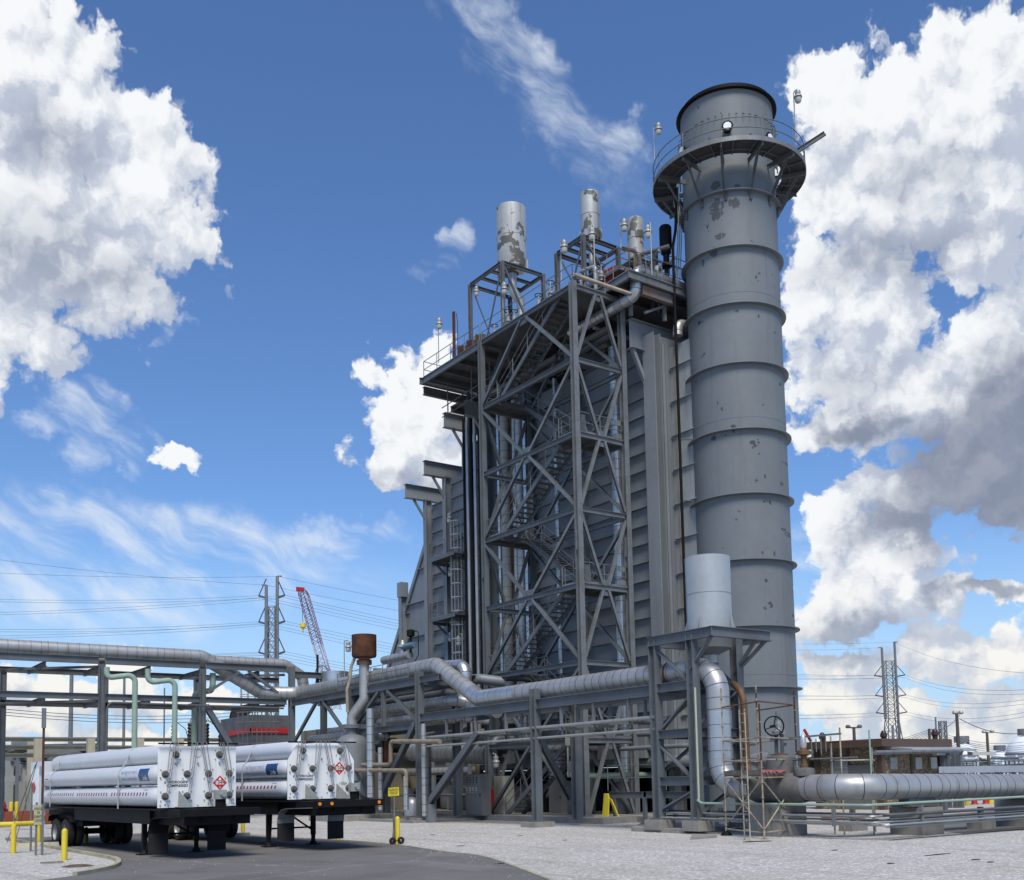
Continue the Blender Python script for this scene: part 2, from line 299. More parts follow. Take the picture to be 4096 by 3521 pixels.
# ---------------------------------------------------------------- mesh helpers
V = Vector
def basis(d, upv=(0, 0, 1)):
    d = V(d).normalized(); u = V(upv)
    if abs(d.dot(u.normalized())) > .98: u = V((1, 0, 0))
    s = d.cross(u).normalized(); return d, s, s.cross(d)
JR = random.Random(2)
class MB:
    def __init__(s): s.v = []; s.f = []
    def add(s, vs, fs):
        k = len(s.v); s.v += [tuple(x) for x in vs]; s.f += [tuple(i+k for i in f) for f in fs]; return s
    def box(s, a, b):
        x0, x1 = sorted((a[0], b[0])); y0, y1 = sorted((a[1], b[1])); z0, z1 = sorted((a[2], b[2]))
        return s.add([(x0, y0, z0), (x1, y0, z0), (x1, y1, z0), (x0, y1, z0), (x0, y0, z1), (x1, y0, z1), (x1, y1, z1), (x0, y1, z1)],
                     [(0, 3, 2, 1), (4, 5, 6, 7), (0, 1, 5, 4), (1, 2, 6, 5), (2, 3, 7, 6), (3, 0, 4, 7)])
    def cbox(s, c, h): return s.box([c[i]-h[i] for i in range(3)], [c[i]+h[i] for i in range(3)])
    def sweep(s, p, q, prof, upv=(0, 0, 1)):
        p, q = V(p), V(q); d, sd, u = basis(q-p, upv); n = len(prof)
        vs = [p+sd*a+u*c for a, c in prof]+[q+sd*a+u*c for a, c in prof]
        fs = [(i, (i+1) % n, n+(i+1) % n, n+i) for i in range(n)]+[tuple(range(n-1, -1, -1)), tuple(range(n, 2*n))]
        return s.add(vs, fs)
    def bar(s, p, q, w, h=None, upv=(0, 0, 1)):
        h = h or w; a, c = w/2, h/2
        return s.sweep(p, q, [(-a, -c), (a, -c), (a, c), (-a, c)], upv)
    def ib(s, p, q, d, w, t=None, tw=None, upv=(0, 0, 1)):
        t = t or max(.02, d*.07); tw = tw or t*.8; a, c, e = w/2, d/2, tw/2
        # three plates that butt: an I-section
        k = c-t
        return s.sweep(p, q, [(-a, -c), (a, -c), (a, -k), (e, -k), (e, k), (a, k), (a, c), (-a, c), (-a, k), (-e, k), (-e, -k), (-a, -k)], upv)
    def chan(s, p, q, d, w, t=.02, upv=(0, 0, 1)):
        a, c = w, d/2
        return s.sweep(p, q, [(0, -c), (a, -c), (a, -c+t), (t, -c+t), (t, c-t), (a, c-t), (a, c), (0, c)], upv)
    def ang(s, p, q, w, t=.02, upv=(0, 0, 1)):
        return s.sweep(p, q, [(0, 0), (w, 0), (w, t), (t, t), (t, w), (0, w)], upv)
    def tube(s, p, q, r, n=8, r2=None, caps=True):
        p, q = V(p), V(q); d, a, u = basis(q-p); r2 = r if r2 is None else r2
        cs = [(math.cos(i*2*math.pi/n), math.sin(i*2*math.pi/n)) for i in range(n)]
        vs = [p+(a*x+u*y)*r for x, y in cs]+[q+(a*x+u*y)*r2 for x, y in cs]
        fs = [(i, (i+1) % n, n+(i+1) % n, n+i) for i in range(n)]
        if caps: fs += [tuple(range(n-1, -1, -1)), tuple(range(n, 2*n))]
        return s.add(vs, fs)
    def path(s, pts, r, bend=.3, n=10, k=6, ret=None):
        P = fillet(pts, bend, k); fr = frames(P)
        vs = []; m = len(P)
        for (c, a, u) in fr: vs += [c+(a*math.cos(i*2*math.pi/n)+u*math.sin(i*2*math.pi/n))*r for i in range(n)]
        fs = [(j*n+i, j*n+(i+1) % n, (j+1)*n+(i+1) % n, (j+1)*n+i) for j in range(m-1) for i in range(n)]
        fs += [tuple(range(n-1, -1, -1)), tuple(range((m-1)*n, m*n))]
        return s.add(vs, fs)
    def lathe(s, prof, c=(0, 0, 0), n=24, ax='z', a0=0, a1=360):
        full = abs(a1-a0) >= 360; k = n if full else n+1; vs = []
        for r, z in prof:
            for i in range(k):
                t = R(a0+(a1-a0)*i/n); x, y = r*math.cos(t), r*math.sin(t)
                q = (x, y, z) if ax == 'z' else ((x, z, y) if ax == 'y' else (z, x, y))
                vs.append((c[0]+q[0], c[1]+q[1], c[2]+q[2]))
        fs = [(j*k+i, j*k+(i+1) % k, (j+1)*k+(i+1) % k, (j+1)*k+i) for j in range(len(prof)-1) for i in range(n)]
        return s.add(vs, fs)
    def plate(s, pts, th, nrm=(0, 0, 1)):
        nrm = V(nrm)*th; n = len(pts)
        vs = [V(p) for p in pts]+[V(p)+nrm for p in pts]
        return s.add(vs, [tuple(range(n-1, -1, -1)), tuple(range(n, 2*n))]+[(i, (i+1) % n, n+(i+1) % n, n+i) for i in range(n)])
    def jacketed(s, pts, r, bend, n, step, w=.022, h=.006, k=8, start=.2):
        """pipe run whose jacket seams are raised bands of the same skin (second material)"""
        P = fillet(pts, bend, k); L = [0.]
        for i in range(1, len(P)): L.append(L[-1]+(P[i]-P[i-1]).length)
        rings = [(L[i], r, 0) for i in range(len(P))]; c = start
        while c < L[-1]-.1:
            rings += [(c-w/2, r, 1), (c-w/2+1e-4, r+h, 1), (c+w/2-1e-4, r+h, 1), (c+w/2, r, 1)]; c += step*JR.uniform(.72, 1.28)
        cs_ = [q[0] for q in rings if q[2]]
        rings = [q for q in rings if q[2] or not any(abs(q[0]-c_) < w*1.5 for c_ in cs_)]
        rings = sorted(rings); 
        if rings[0][0] > 0: rings.insert(0, (0., r, 0))
        if rings[-1][0] < L[-1]: rings.append((L[-1], r, 0))
        C_, i = [], 0
        for (t, _, _) in rings:
            while i < len(L)-2 and L[i+1] < t: i += 1
            C_.append(P[i]+(P[i+1]-P[i])*((t-L[i])/max(1e-9, L[i+1]-L[i])))
        fr_ = frames(P); vs = []; i = 0
        for (t, q, _), c in zip(rings, C_):
            while i < len(L)-2 and L[i+1] < t: i += 1
            f = (t-L[i])/max(1e-9, L[i+1]-L[i]); f = min(1, max(0, f))
            a = (fr_[i][1]*(1-f)+fr_[i+1][1]*f).normalized(); u = (fr_[i][2]*(1-f)+fr_[i+1][2]*f).normalized()
            vs += [c+(a*math.cos(j*2*math.pi/n)+u*math.sin(j*2*math.pi/n))*q for j in range(n)]
        m = len(rings); fs, mi = [], []
        for j in range(m-1):
            sm = rings[j][2] and rings[j+1][2] and rings[j+1][0]-rings[j][0] < w*1.5
            for q in range(n): fs.append((j*n+q, j*n+(q+1) % n, (j+1)*n+(q+1) % n, (j+1)*n+q)); mi.append(1 if sm else 0)
        fs += [tuple(range(n-1, -1, -1)), tuple(range((m-1)*n, m*n))]; mi += [0, 0]
        s.add(vs, fs); s.mi = mi; return s
    def build(s, name, m, parent=None, smooth=True, m2=None):
        off = V((0, 0, 0)); q = parent
        while q is not None: off += q.location; q = q.parent
        me = bpy.data.meshes.new(name); me.from_pydata([V(x)-off for x in s.v], [], s.f)
        bm = bmesh.new(); bm.from_mesh(me); bmesh.ops.recalc_face_normals(bm, faces=bm.faces); bm.to_mesh(me); bm.free()
        me.materials.append(m)
        if m2: me.materials.append(m2); me.polygons.foreach_set('material_index', s.mi)
        if smooth: me.shade_smooth(); me.set_sharp_from_angle(angle=R(38))
        o = bpy.data.objects.new(name, me); COL.objects.link(o); o.parent = parent
        return o
def fillet(pts, bend, k=6):
    pts = [V(p) for p in pts]; out = [pts[0]]
    for i in range(1, len(pts)-1):
        a, c, e = pts[i-1], pts[i], pts[i+1]
        d0, d1 = (a-c).normalized(), (e-c).normalized()
        ang = d0.angle(d1)
        if ang > 3.1: continue
        tl = min(bend/math.tan(ang/2), (a-c).length*.49, (e-c).length*.49)
        p0, p1 = c+d0*tl, c+d1*tl; rr = tl*math.tan(ang/2)
        cen = c+(d0+d1).normalized()*(rr/math.sin(ang/2))
        v0, v1 = p0-cen, p1-cen; th = v0.angle(v1)
        for j in range(k+1):
            t = j/k; out.append(cen+(v0*math.sin((1-t)*th)+v1*math.sin(t*th))/math.sin(th))
    out.append(pts[-1]); return out
def frames(P):
    fr = []; u = None
    for i, c in enumerate(P):
        d = ((P[min(i+1, len(P)-1)]-c).normalized()+(c-P[max(i-1, 0)]).normalized()).normalized() if 0 < i < len(P)-1 else (P[min(i+1, len(P)-1)]-P[max(i-1, 0)]).normalized()
        if u is None: _, a, u = basis(d)
        a = d.cross(u).normalized(); u = a.cross(d); fr.append((c, a, u))
    return fr
def bands(mb, pts, r, bend, step, w=.03, h=.006, start=.2, n=20):
    """jacket seams: thin rings round a pipe run"""
    P = fillet(pts, bend, 8); L = [0]
    for i in range(1, len(P)): L.append(L[-1]+(P[i]-P[i-1]).length)
    s = start
    while s < L[-1]-.05:
        i = max(j for j in range(len(L)) if L[j] <= s); i = min(i, len(P)-2)
        d = (P[i+1]-P[i]).normalized(); c = P[i]+d*(s-L[i])
        mb.tube(c-d*w/2, c+d*w/2, r+h, n, caps=False); s += step
    return mb
def props(o, label, cat, group=None, kind=None):
    if label: o['label'] = label
    if cat: o['category'] = cat
    if group: o['group'] = group
    if kind: o['kind'] = kind
    return o
def T(name, label, cat, loc=(0, 0, 0), group=None):
    o = bpy.data.objects.new(name, None); o.empty_display_size = .3; COL.objects.link(o); o.location = loc
    return props(o, label, cat, group)
def kids(o): return [c for c in COL.objects if c.parent == o]
def dup(o, loc=None, rz=None, label=None, parent=None):
    c = o.copy(); COL.objects.link(c); c.parent = parent
    if loc is not None: c.location = loc
    if rz is not None: c.rotation_euler.z = rz
    if label: c['label'] = label
    for ch in list(o.children): dup(ch, parent=c)
    return c
def text_mb(txt, size, fn, ext=0., align='CENTER', bold=0.):
    """letters as flat mesh, each vertex placed by fn(x, y)"""
    cu = bpy.data.curves.new('t', 'FONT'); cu.body = txt; cu.size = size; cu.align_x = align; cu.align_y = 'CENTER'; cu.resolution_u = 3; cu.offset = bold
    ob = bpy.data.objects.new('t', cu); COL.objects.link(ob)
    dg = bpy.context.evaluated_depsgraph_get(); dg.update(); me = bpy.data.meshes.new_from_object(ob.evaluated_get(dg))
    mb = MB(); mb.add([fn(v.co.x, v.co.y) for v in me.vertices], [tuple(p.vertices) for p in me.polygons])
    bpy.data.objects.remove(ob); bpy.data.curves.remove(cu); bpy.data.meshes.remove(me)
    return mb
def rail(mb, pts, h=1.07, r=.022, post=1.6, mids=(.55,), toe=True, ends=True):
    pts = [V(p) for p in pts]
    for a, c in zip(pts, pts[1:]):
        L = (c-a).length; k = max(1, round(L/post))
        for z in (h,)+tuple(mids): mb.tube(a+V((0, 0, z)), c+V((0, 0, z)), r, 6)
        for i in range(k+1):
            p = a+(c-a)*(i/k); mb.tube(p, p+V((0, 0, h)), r, 6)
        if toe: mb.bar(a+V((0, 0, .07)), c+V((0, 0, .07)), .01, .12)
    return mb
# ---------------------------------------------------------------- ground
GRAVEL = ground_mat('gravel', 'gravel'); ASPH = ground_mat('asphalt', 'asphalt')
g = MB(); g.add([(-900, -900, 0), (3500, -900, 0), (3500, 3500, 0), (-900, 3500, 0)], [(0, 1, 2, 3)])
props(g.build('ground', GRAVEL), None, None, kind='structure')
def flat(name, pts, z, m, kind='structure', th=None):
    P_ = [V((p[0], p[1], z)) for p in pts]
    mb = MB()
    if th: mb.plate([V((p.x, p.y, z-th)) for p in P_], th)
    else: mb.add(P_, [tuple(range(len(P_)))])
    return props(mb.build(name, m, smooth=False), None, None, kind=kind)
def smoothline(pts, k=5):
    pts = [V(p) for p in pts]; out = []
    for i in range(len(pts)-1):
        a, c, d, e = pts[max(0, i-1)], pts[i], pts[i+1], pts[min(len(pts)-1, i+2)]
        for j in range(k):
            t = j/k; out.append(.5*((2*c)+(d-a)*t+(2*a-5*c+4*d-e)*t*t+(3*c-a-3*d+e)*t**3))
    return out+[pts[-1]]
left_e = smoothline([gz(*p) for p in ((100, 3374), (250, 3402), (380, 3425), (455, 3440), (474, 3455), (450, 3474), (330, 3500), (130, 3527), (-400, 3590))])
right_e = smoothline([gz(*p) for p in ((1072, 3349), (1353, 3361), (1571, 3378), (1702, 3396), (1800, 3410), (1900, 3420), (2000, 3445), (2204, 3521), (2500, 3640), (2900, 3900))])
poly = left_e+[V((-3, 4, 0)), V((4, 1, 0))]+right_e[::-1]+[gz(900, 3335), gz(600, 3332), gz(330, 3345), gz(40, 3352), gz(30, 3362)]
flat('road', poly, .005, ASPH)
flat('far_road', [gz(-700, 3285), gz(160, 3285), gz(400, 3270), gz(700, 3268), gz(700, 3262), gz(-700, 3262)], .005, ASPH)
flat('far_road', [gz(3560, 3305), gz(3850, 3335), gz(4500, 3300), gz(4500, 3235), gz(4000, 3240), gz(3700, 3265)], .005, ASPH)
def kerb(pts, wd, ht, m, name='kerb'):
    mb = MB(); n = len(pts); vs = []
    for i, p in enumerate(pts):
        d = (pts[min(n-1, i+1)]-pts[max(0, i-1)]); d.z = 0; d.normalize(); s = V((d.y, -d.x, 0))
        q = V((p.x, p.y, 0))
        vs += [q-s*wd/2-V((0, 0, .05)), q-s*wd/2+V((0, 0, ht)), q+s*wd/2+V((0, 0, ht)), q+s*wd/2-V((0, 0, .05))]
    fs = [(4*i+j, 4*i+(j+1) % 4, 4*i+4+(j+1) % 4, 4*i+4+j) for i in range(n-1) for j in range(4)]+[(0, 1, 2, 3), tuple(4*n-4+j for j in (3, 2, 1, 0))]
    mb.add(vs, fs); return props(mb.build(name, m, smooth=False), None, None, kind='structure')
YK = mat('worn_yellow_kerb', (.40, .37, .24), (.25, .24, .20), 1.6, .85, .8, bump=.2)
kerb(left_e[:32], .13, .10, YK); kerb([gz(30, 3362), gz(100, 3374)], .17, .12, CONC)
kerb(left_e[31:], .10, .015, YK)
kerb(right_e[3:], .10, .02, YK)
# concrete bases
def pad(name, x0, x1, y0, y1, h, m=CONC): return props(MB().box((x0, y0, -.1), (x1, y1, h)).build(name, m, smooth=False), None, None, kind='structure')
pad('concrete_pad', 31.4, 45, 37.2, 47.0, .28); pad('concrete_pad', 31.8, 45, 47.02, 70, .24)
pad('concrete_pad', 27.2, 31.7, 47.3, 58, .12); 
_p = [gz(2525, 3326), gz(2740, 3335), gz(2960, 3322), gz(3060, 3316), gz(3000, 3270), gz(2600, 3290)]
flat('concrete_pad', _p, .16, CONC, th=.2)
flat('concrete_pad', [gz(2762, 3360), gz(2868, 3352), gz(2862, 3346), gz(2768, 3344)], .08, CONC, th=.1)
# ---------------------------------------------------------------- helpers for steelwork
def ibp(par, name, p, q, d, w, m=None, upv=(0, 0, 1), **k): return MB().ib(p, q, d, w, upv=upv, **k).build(name, m or STEEL, par)
def angp(par, name, p, q, w, m=None, upv=(0, 0, 1)): return MB().ang(p, q, w, .022, upv).build(name, m or STEEL, par)
# ---------------------------------------------------------------- stair tower
X0, X1, Y0, Y1 = 32.2, 35.4, 39.35, 47.65
LV = [.28]+[4.07+3.81*i for i in range(7)]
tw = T('stair_tower', 'tall braced steel stair tower with zigzag stairs in front of the boiler casing', 'stair tower', (33.8, 43.5, 0))
for (x, y) in ((X0, Y0), (X1, Y0), (X0, Y1), (X1, Y1)):
    mb = MB().ib((x, y, .3), (x, y, 27.05), .30, .30, .028, .022, upv=(0, 1, 0)); mb.cbox((x, y, .31), (.26, .26, .03))
    for z in (13.8, ): mb.box((x-.165, y-.06, z-.5), (x-.15, y+.06, z+.5))
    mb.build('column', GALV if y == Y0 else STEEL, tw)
for k in range(1, 8):
    z = LV[k]-.125
    ibp(tw, 'beam', (X0, Y0+.16, z), (X0, Y1-.16, z), .25, .16)
    ibp(tw, 'beam', (X1, Y0+.16, z), (X1, Y1-.16, z), .25, .16)
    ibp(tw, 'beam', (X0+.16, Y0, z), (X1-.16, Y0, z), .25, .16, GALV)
    ibp(tw, 'beam', (X0+.16, Y1, z), (X1-.16, Y1, z), .25, .16)
ym, xm = (Y0+Y1)/2, (X0+X1)/2
for k in range(0, 7):
    zl, zh = LV[k], LV[k+1]-.25
    vee = (k % 2 == 1)                # diagonals meet at the foot or at the head of the bay
    za, zb = (zh, zl) if vee else (zl, zh)
    for x in (X0-.02, X1+.02):
        for y in (Y0+.15, Y1-.15):
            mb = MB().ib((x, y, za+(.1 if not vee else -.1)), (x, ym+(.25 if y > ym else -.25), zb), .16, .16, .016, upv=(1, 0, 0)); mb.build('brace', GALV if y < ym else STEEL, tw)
        MB().box((x-.012, ym-.42, zb-.02), (x+.012, ym+.42, zb+(.3 if vee else -.3))).build('gusset', STEEL, tw)
    for y in (Y0-.02, Y1+.02):
        for x in (X0+.15, X1-.15):
            mb = MB().ib((x, y, za+(.1 if not vee else -.1)), (xm+(.18 if x > xm else -.18), y, zb), .15, .15, .016, upv=(0, 1, 0)); mb.build('brace', GALV, tw)
        MB().box((xm-.32, y-.012, zb-.02), (xm+.32, y+.012, zb+(.28 if vee else -.28))).build('gusset', STEEL, tw)
yl, yr = Y1-1.35, Y0+1.45
for k in range(0, 7):
    za, zb = LV[k], LV[k+1]
    typeA = (k % 2 == 0)              # near lane climbs to the right, far lane climbs to the left
    xa, xb = (X0+.22, X0+1.32) if typeA else (X1-1.32, X1-.22)
    y_lo, y_hi = (yl, yr) if typeA else (yr, yl)
    if k == 0: y_lo = yl+.1
    fl = MB()
    p0, p1 = V((0, y_lo, za)), V((0, y_hi, zb))
    n = 19
    for i in range(1, n):
        p = p0+(p1-p0)*(i/n); fl.box((xa+.03, p.y-.13, p.z-.035), (xb-.03, p.y+.13, p.z))
    o = fl.build('stair_treads', DKST, tw, smooth=False)
    for x in (xa, xb):
        MB().chan((x, y_lo, za-.06), (x, y_hi, zb-.06), .26, .06 if x == xb else -.06, .015).build('stringer', STEEL, o)
        hr = MB()
        for dz in (.95, .5): hr.tube((x, y_lo, za+dz), (x, y_hi, zb+dz), .021, 6)
        for i in range(5):
            p = p0+(p1-p0)*(i/4); hr.tube((x, p.y, p.z-.1), (x, p.y, p.z+.95), .021, 6)
        hr.build('handrail', GALV, o)
for k in range(1, 8):
    z = LV[k]; right = (k % 2 == 1)
    ya, yb = (Y0+.1, yr+.05) if right else (yl-.05, Y1-.1)
    if k == 7: continue
    mb = MB().box((X0+.1, ya, z-.04), (X1-.1, yb, z-.002))
    yi = yb if right else ya
    mb.ib((X0+.12, yi, z-.17), (X1-.12, yi, z-.17), .24, .12); mb.ib((xm, ya+.1, z-.12), (xm, yb-.1, z-.12), .15, .08)
    o = mb.build('landing', DKST, tw, smooth=False)
    yo = Y0+.05 if right else Y1-.05
    r_ = MB(); rail(r_, [(X0+.08, yi, z), (X0+.08, yo, z), (X1-.08, yo, z), (X1-.08, yi, z)])
    if right:
        for zz in (.25, .95): r_.box((X1-.62, yo-.02, z+zz-.14), (X1-.2, yo+.02, z+zz+.14))
        for i in range(6): r_.tube((X0+.35+.05*i, yo-.03, z+.1), (X0+.35+.05*i, yo-.03, z+.95), .012, 5)
    r_.build('guard_rail', GALV, o)
# ---------------------------------------------------------------- boiler
WX = 37.0
bo = T('heat_recovery_boiler', 'large grey ribbed boiler casing with stepped top and sloping duct at its left end', 'boiler', (40, 50, 0))
mb = MB()
prof = [(38.55, 2.8), (38.55, 25.1), (54.4, 25.1), (54.4, 24.2), (57.3, 24.2), (57.3, 22.4), (59.4, 22.4), (59.4, 21.2), (61.75, 21.2), (61.75, 18.95), (67.2, 11.0), (70.3, 6.5), (70.3, 4.2), (61.5, 4.2), (61.5, 2.8)]
mb.plate([(WX, y, z) for y, z in prof], 7., (1, 0, 0)); mb.build('casing_wall', CASE, bo, smooth=False)
YC = [38.75, 44.6, 49.4, 53.66, 56.2, 58.8, 61.35]
TOPS = [25.2, 25.2, 25.2, 25.2, 25.2, 22.6, 21.6]
rb = MB()
for i in range(len(YC)-1):
    z = 3.55+(i % 2)*.1
    while z < min(TOPS[i], TOPS[i+1])-.3:
        rb.box((WX-.2, YC[i]+.32, z-.02), (WX-.003, YC[i+1]-.3, z+.02)); z += .97
for z in (7.4, 9.9, 12.3, 14.7, 17.):
    ye = 61.75+(18.95-z)*5.45/7.95
    if ye < 64.5: rb.box((WX-.2, 61.66, z-.02), (WX-.003, ye-.05, z+.02))
    else: rb.box((WX-.2, 61.66, z-.02), (WX-.003, 64.65, z+.02)); rb.box((WX-.15, 65.15, z-.6), (WX-.003, ye-.3, z-.57))
rb.build('stiffener_rib', CASE, bo, smooth=False)
for y, zt in zip(YC, TOPS):
    if y == 38.75:
        MB().ib((WX-.28, 38.55, 2.9), (WX-.28, 38.55, 25.), .5, .85, .03, upv=(1, 0, 0)).build('buckstay', CASE, bo)
        MB().ib((WX+.3, 38.36, 2.9), (WX+.3, 38.36, 24.6), .3, .24, .03, upv=(1, 0, 0)).build('buckstay', CASE, bo)
    else: MB().ib((WX-.26, y, .3), (WX-.26, y, zt), .5, .42, .025, upv=(1, 0, 0)).build('buckstay', CASE, bo)
MB().ib((WX-.28, 64.9, .3), (WX-.28, 64.9, 16.3), .55, .42, .025, upv=(1, 0, 0)).build('buckstay', CASE, bo)
MB().box((WX-.6, 64.6, 15.3), (WX-.02, 65.2, 16.35)).build('buckstay_cap', CASE, bo, smooth=False)
MB().ib((WX-.25, 68.9, .3), (WX-.25, 68.9, 10.6), .5, .5, .025, upv=(1, 0, 0)).build('buckstay', CASE, bo)
MB().bar((WX-.1, 61.75, 19.0), (WX-.1, 70.3, 6.55), .3, .10, upv=(1, 0, 0)).build('duct_edge', CASE, bo, smooth=False)
for y, zt in ((61.35, 22.45), (58.8, 23.42), (56.2, 25.9), (53.66, 25.92), (48.9, 25.9), (43.6, 25.9)):
    MB().ib((34.95, y, zt-.48), (WX+2.5, y, zt-.48), .96, .42, .03, .02).build('stub_beam', CASE, bo)
    MB().ang((35.55, y-.06, zt-.98), (WX-.5, y-.06, zt-2.3), .14, upv=(0, 1, 0)).build('knee_brace', CASE, bo)
MB().ib((35.62, 39.0, 25.0), (WX+4, 39.0, 25.0), 1.55, .42, .035, .022).build('stub_beam', CASE, bo)
MB().ang((35.7, 38.9, 24.2), (36.5, 38.9, 22.6), .2, upv=(0, 1, 0)).build('knee_brace', CASE, bo)
# outlet transition beside the stack
mb = MB().box((38., 36.0, 2.8), (42.5, 38.54, 24.6))
for i in range(12): mb.box((37.86, 36.55, 3.4+1.82*i), (37.998, 38.5, 3.43+1.82*i))
mb.build('outlet_duct', CASEP, bo, smooth=False)
rr = random.Random(41); PALE = mat('weathered_edge', (.36, .31, .22), (.22, .19, .15), 2, .6, .8)
MB().box((37.93, 38.1, 2.8), (37.97, 38.16, 24.5)).build('weathered_seam', PALE, bo, smooth=False)
MB().box((37.93, 36.84, 6), (37.97, 36.89, 24.5)).build('rust_seam', RUSTP, bo, smooth=False)
# hopper panels and legs below the casing
for i, y in enumerate((40.5, 43.2, 46, 49, 52, 55, 58)):
    MB().box((WX-.32, y-.55, 3.1), (WX-.02, y+.55, 4.6+.3*(i % 3))).build('access_panel', CASE, bo, smooth=False)
for y in (38.4, 42.3, 46.5, 51, 55.5, 60): ibp(bo, 'support_leg', (WX+.6, y, .28), (WX+.6, y, 2.85), .4, .4, DKST, (1, 0, 0)); ibp(bo, 'support_leg', (WX+5.8, y, .28), (WX+5.8, y, 2.85), .4, .4, DKST, (1, 0, 0))
# ---------------------------------------------------------------- roof platform
rp = T('roof_platform', 'overhanging steel roof platform with pipe guard rails on top of the boiler', 'platform', (38, 47, 26.9))
ZD = 26.92
mb = MB().box((32.3, 39.4, ZD-.06), (44, 54.05, ZD)).box((36.2, 54.06, ZD-.06), (44, 57.2, ZD))
mb.build('deck', DKST, rp, smooth=False)
ibp(rp, 'edge_beam', (32.2, 47.85, ZD-.17), (32.2, 54.2, ZD-.17), .40, .14)
ibp(rp, 'edge_beam', (32.0, 54.2, ZD-.17), (36.5, 54.2, ZD-.17), .40, .14)
ibp(rp, 'edge_beam', (36.2, 57.3, ZD-.2), (44, 57.3, ZD-.2), .40, .2, DKST)
ibp(rp, 'edge_beam', (32.3, 54.25, ZD-.72), (38, 54.25, ZD-.72), .5, .26, DKST)
for y in (48.6, 50.2, 51.8, 53.2): ibp(rp, 'joist', (32.4, y, ZD-.22), (44, y, ZD-.22), .3, .14, DKST)
for y in (40.9, 42.5, 44.1, 45.7, 47.2): ibp(rp, 'joist', (35.6, y, ZD-.22), (44, y, ZD-.22), .3, .14, DKST)
for y in (50.4, 53.66, 48.9): MB().bar((35.2, y, 25.95), (35.2, y, ZD-.4), .16).build('post', DKST, rp)
MB().bar((35.2, 53.66, 26.), (36.6, 53.66, ZD-.4), .1).build('strut', DKST, rp)
mb = MB(); rail(mb, [(32.25, 47.9, ZD), (32.25, 54.1, ZD), (35.6, 54.1, ZD)]); mb.build('guard_rail', GALV, rp)
mb = MB(); rail(mb, [(32.25, 39.4, ZD), (32.25, 47.7, ZD)], post=1.9); mb.build('guard_rail', GALV, rp)
mb = MB(); rail(mb, [(32.25, 39.4, ZD), (34.4, 39.4, ZD)]); mb.build('guard_rail', GALV, rp)
# hanging walkway rails under the left overhang
mb = MB()
for z in (24.6, 25.2): mb.tube((33.4, 53.9, z), (33.4, 48.2, z+.2), .03, 6)
for y in (53.2, 50.5, 48.6): mb.tube((33.4, y, 24.5), (33.4, y, ZD-.3), .04, 6)
mb.build('hanging_rail', DKST, rp)
up_ = T('upper_platform', 'small upper steel platform with rails projecting beside the stack above the stair tower', 'platform', (38, 38.5, 27.5))
ZU = 27.5
MB().box((34.6, 37.7, ZU-.06), (43, 41.5, ZU)).build('deck', DKST, up_, smooth=False)
ibp(up_, 'edge_beam', (34.5, 37.6, ZU-.2), (34.5, 41.5, ZU-.2), .42, .16, GALV); ibp(up_, 'edge_beam', (34.4, 37.6, ZU-.2), (42, 37.6, ZU-.2), .42, .16, GALV)
MB().box((35.5, 37.75, ZU-.9), (37.8, 38.0, ZU-.42)).build('rusty_girder', mat('rusty_girder', (.16, .165, .165), (.22, .10, .04), .9, .8, .7), up_, smooth=False)
for y in (38.6, 40): ibp(up_, 'joist', (34.6, y, ZU-.25), (42, y, ZU-.25), .3, .14, DKST)
mb = MB(); rail(mb, [(34.55, 41.4, ZU), (34.55, 37.65, ZU), (39.0, 37.65, ZU)], post=1.2, h=1.15); mb.build('guard_rail', GALV, up_)
mb = MB(); rail(mb, [(35.4, 42.2, ZU+1.2), (35.4, 39.4, ZU+1.2), (38.8, 39.4, ZU+1.2), (38.8, 42, ZU+1.2)], post=1.1); mb.box((35.4, 39.4, ZU+1.1), (38.8, 42.2, ZU+1.16)); mb.build('guard_rail', GALV, up_)
for (x, y) in ((35.5, 38.7), (37.4, 38.2)): MB().bar((x, y, 25.8), (x, y, ZU-.42), .16).build('post', GALV, up_)
MB().bar((36.0, 38.2, 25.9), (38.2, 38.2, ZU-.5), .12).build('strut', GALV, up_)
# dark machinery deck between casing top and platform
pd = MB(); rr = random.Random(3)
# ---------------------------------------------------------------- stack
BARE = mat('bare_primer', (.065, .072, .078), (.085, .092, .098), 3, .6, .6)
st = T('exhaust_stack', 'tall round grey stack with stiffener rings and a ring walkway near its top', 'chimney', (40, 35.8, 0))
cx, cy, rs = 40., 35.8, 2.37
TOPZ = 36.85
mb = MB(); mb.lathe([(rs, 0), (rs, TOPZ), (rs-.06, TOPZ), (rs-.06, TOPZ-6)], (cx, cy, 0), 72); mb.build('shell', STACKM, st)
mb = MB(); mb.lathe([(rs+.003, TOPZ-.25), (rs+.22, TOPZ-.25), (rs+.22, TOPZ-.20), (rs+.03, TOPZ-.18), (rs+.03, TOPZ+.05), (rs-.08, TOPZ+.05)], (cx, cy, 0), 72); mb.build('top_ring', BLACK, st)
for z in (31.19, 28.29, 25.35, 22.3, 18.98, 15.75, 12.5, 9.25, 6.3, 2.9):
    MB().lathe([(rs+.003, z), (rs+.24, z), (rs+.24, z+.05), (rs+.003, z+.05)], (cx, cy, 0), 72).build('stiffener_ring', VESS, st)
rr = random.Random(8); ZR = [0, 2.9, 6.3, 9.25, 12.5, 15.75, 18.98, 22.3, 25.35, 28.29, 31.19]
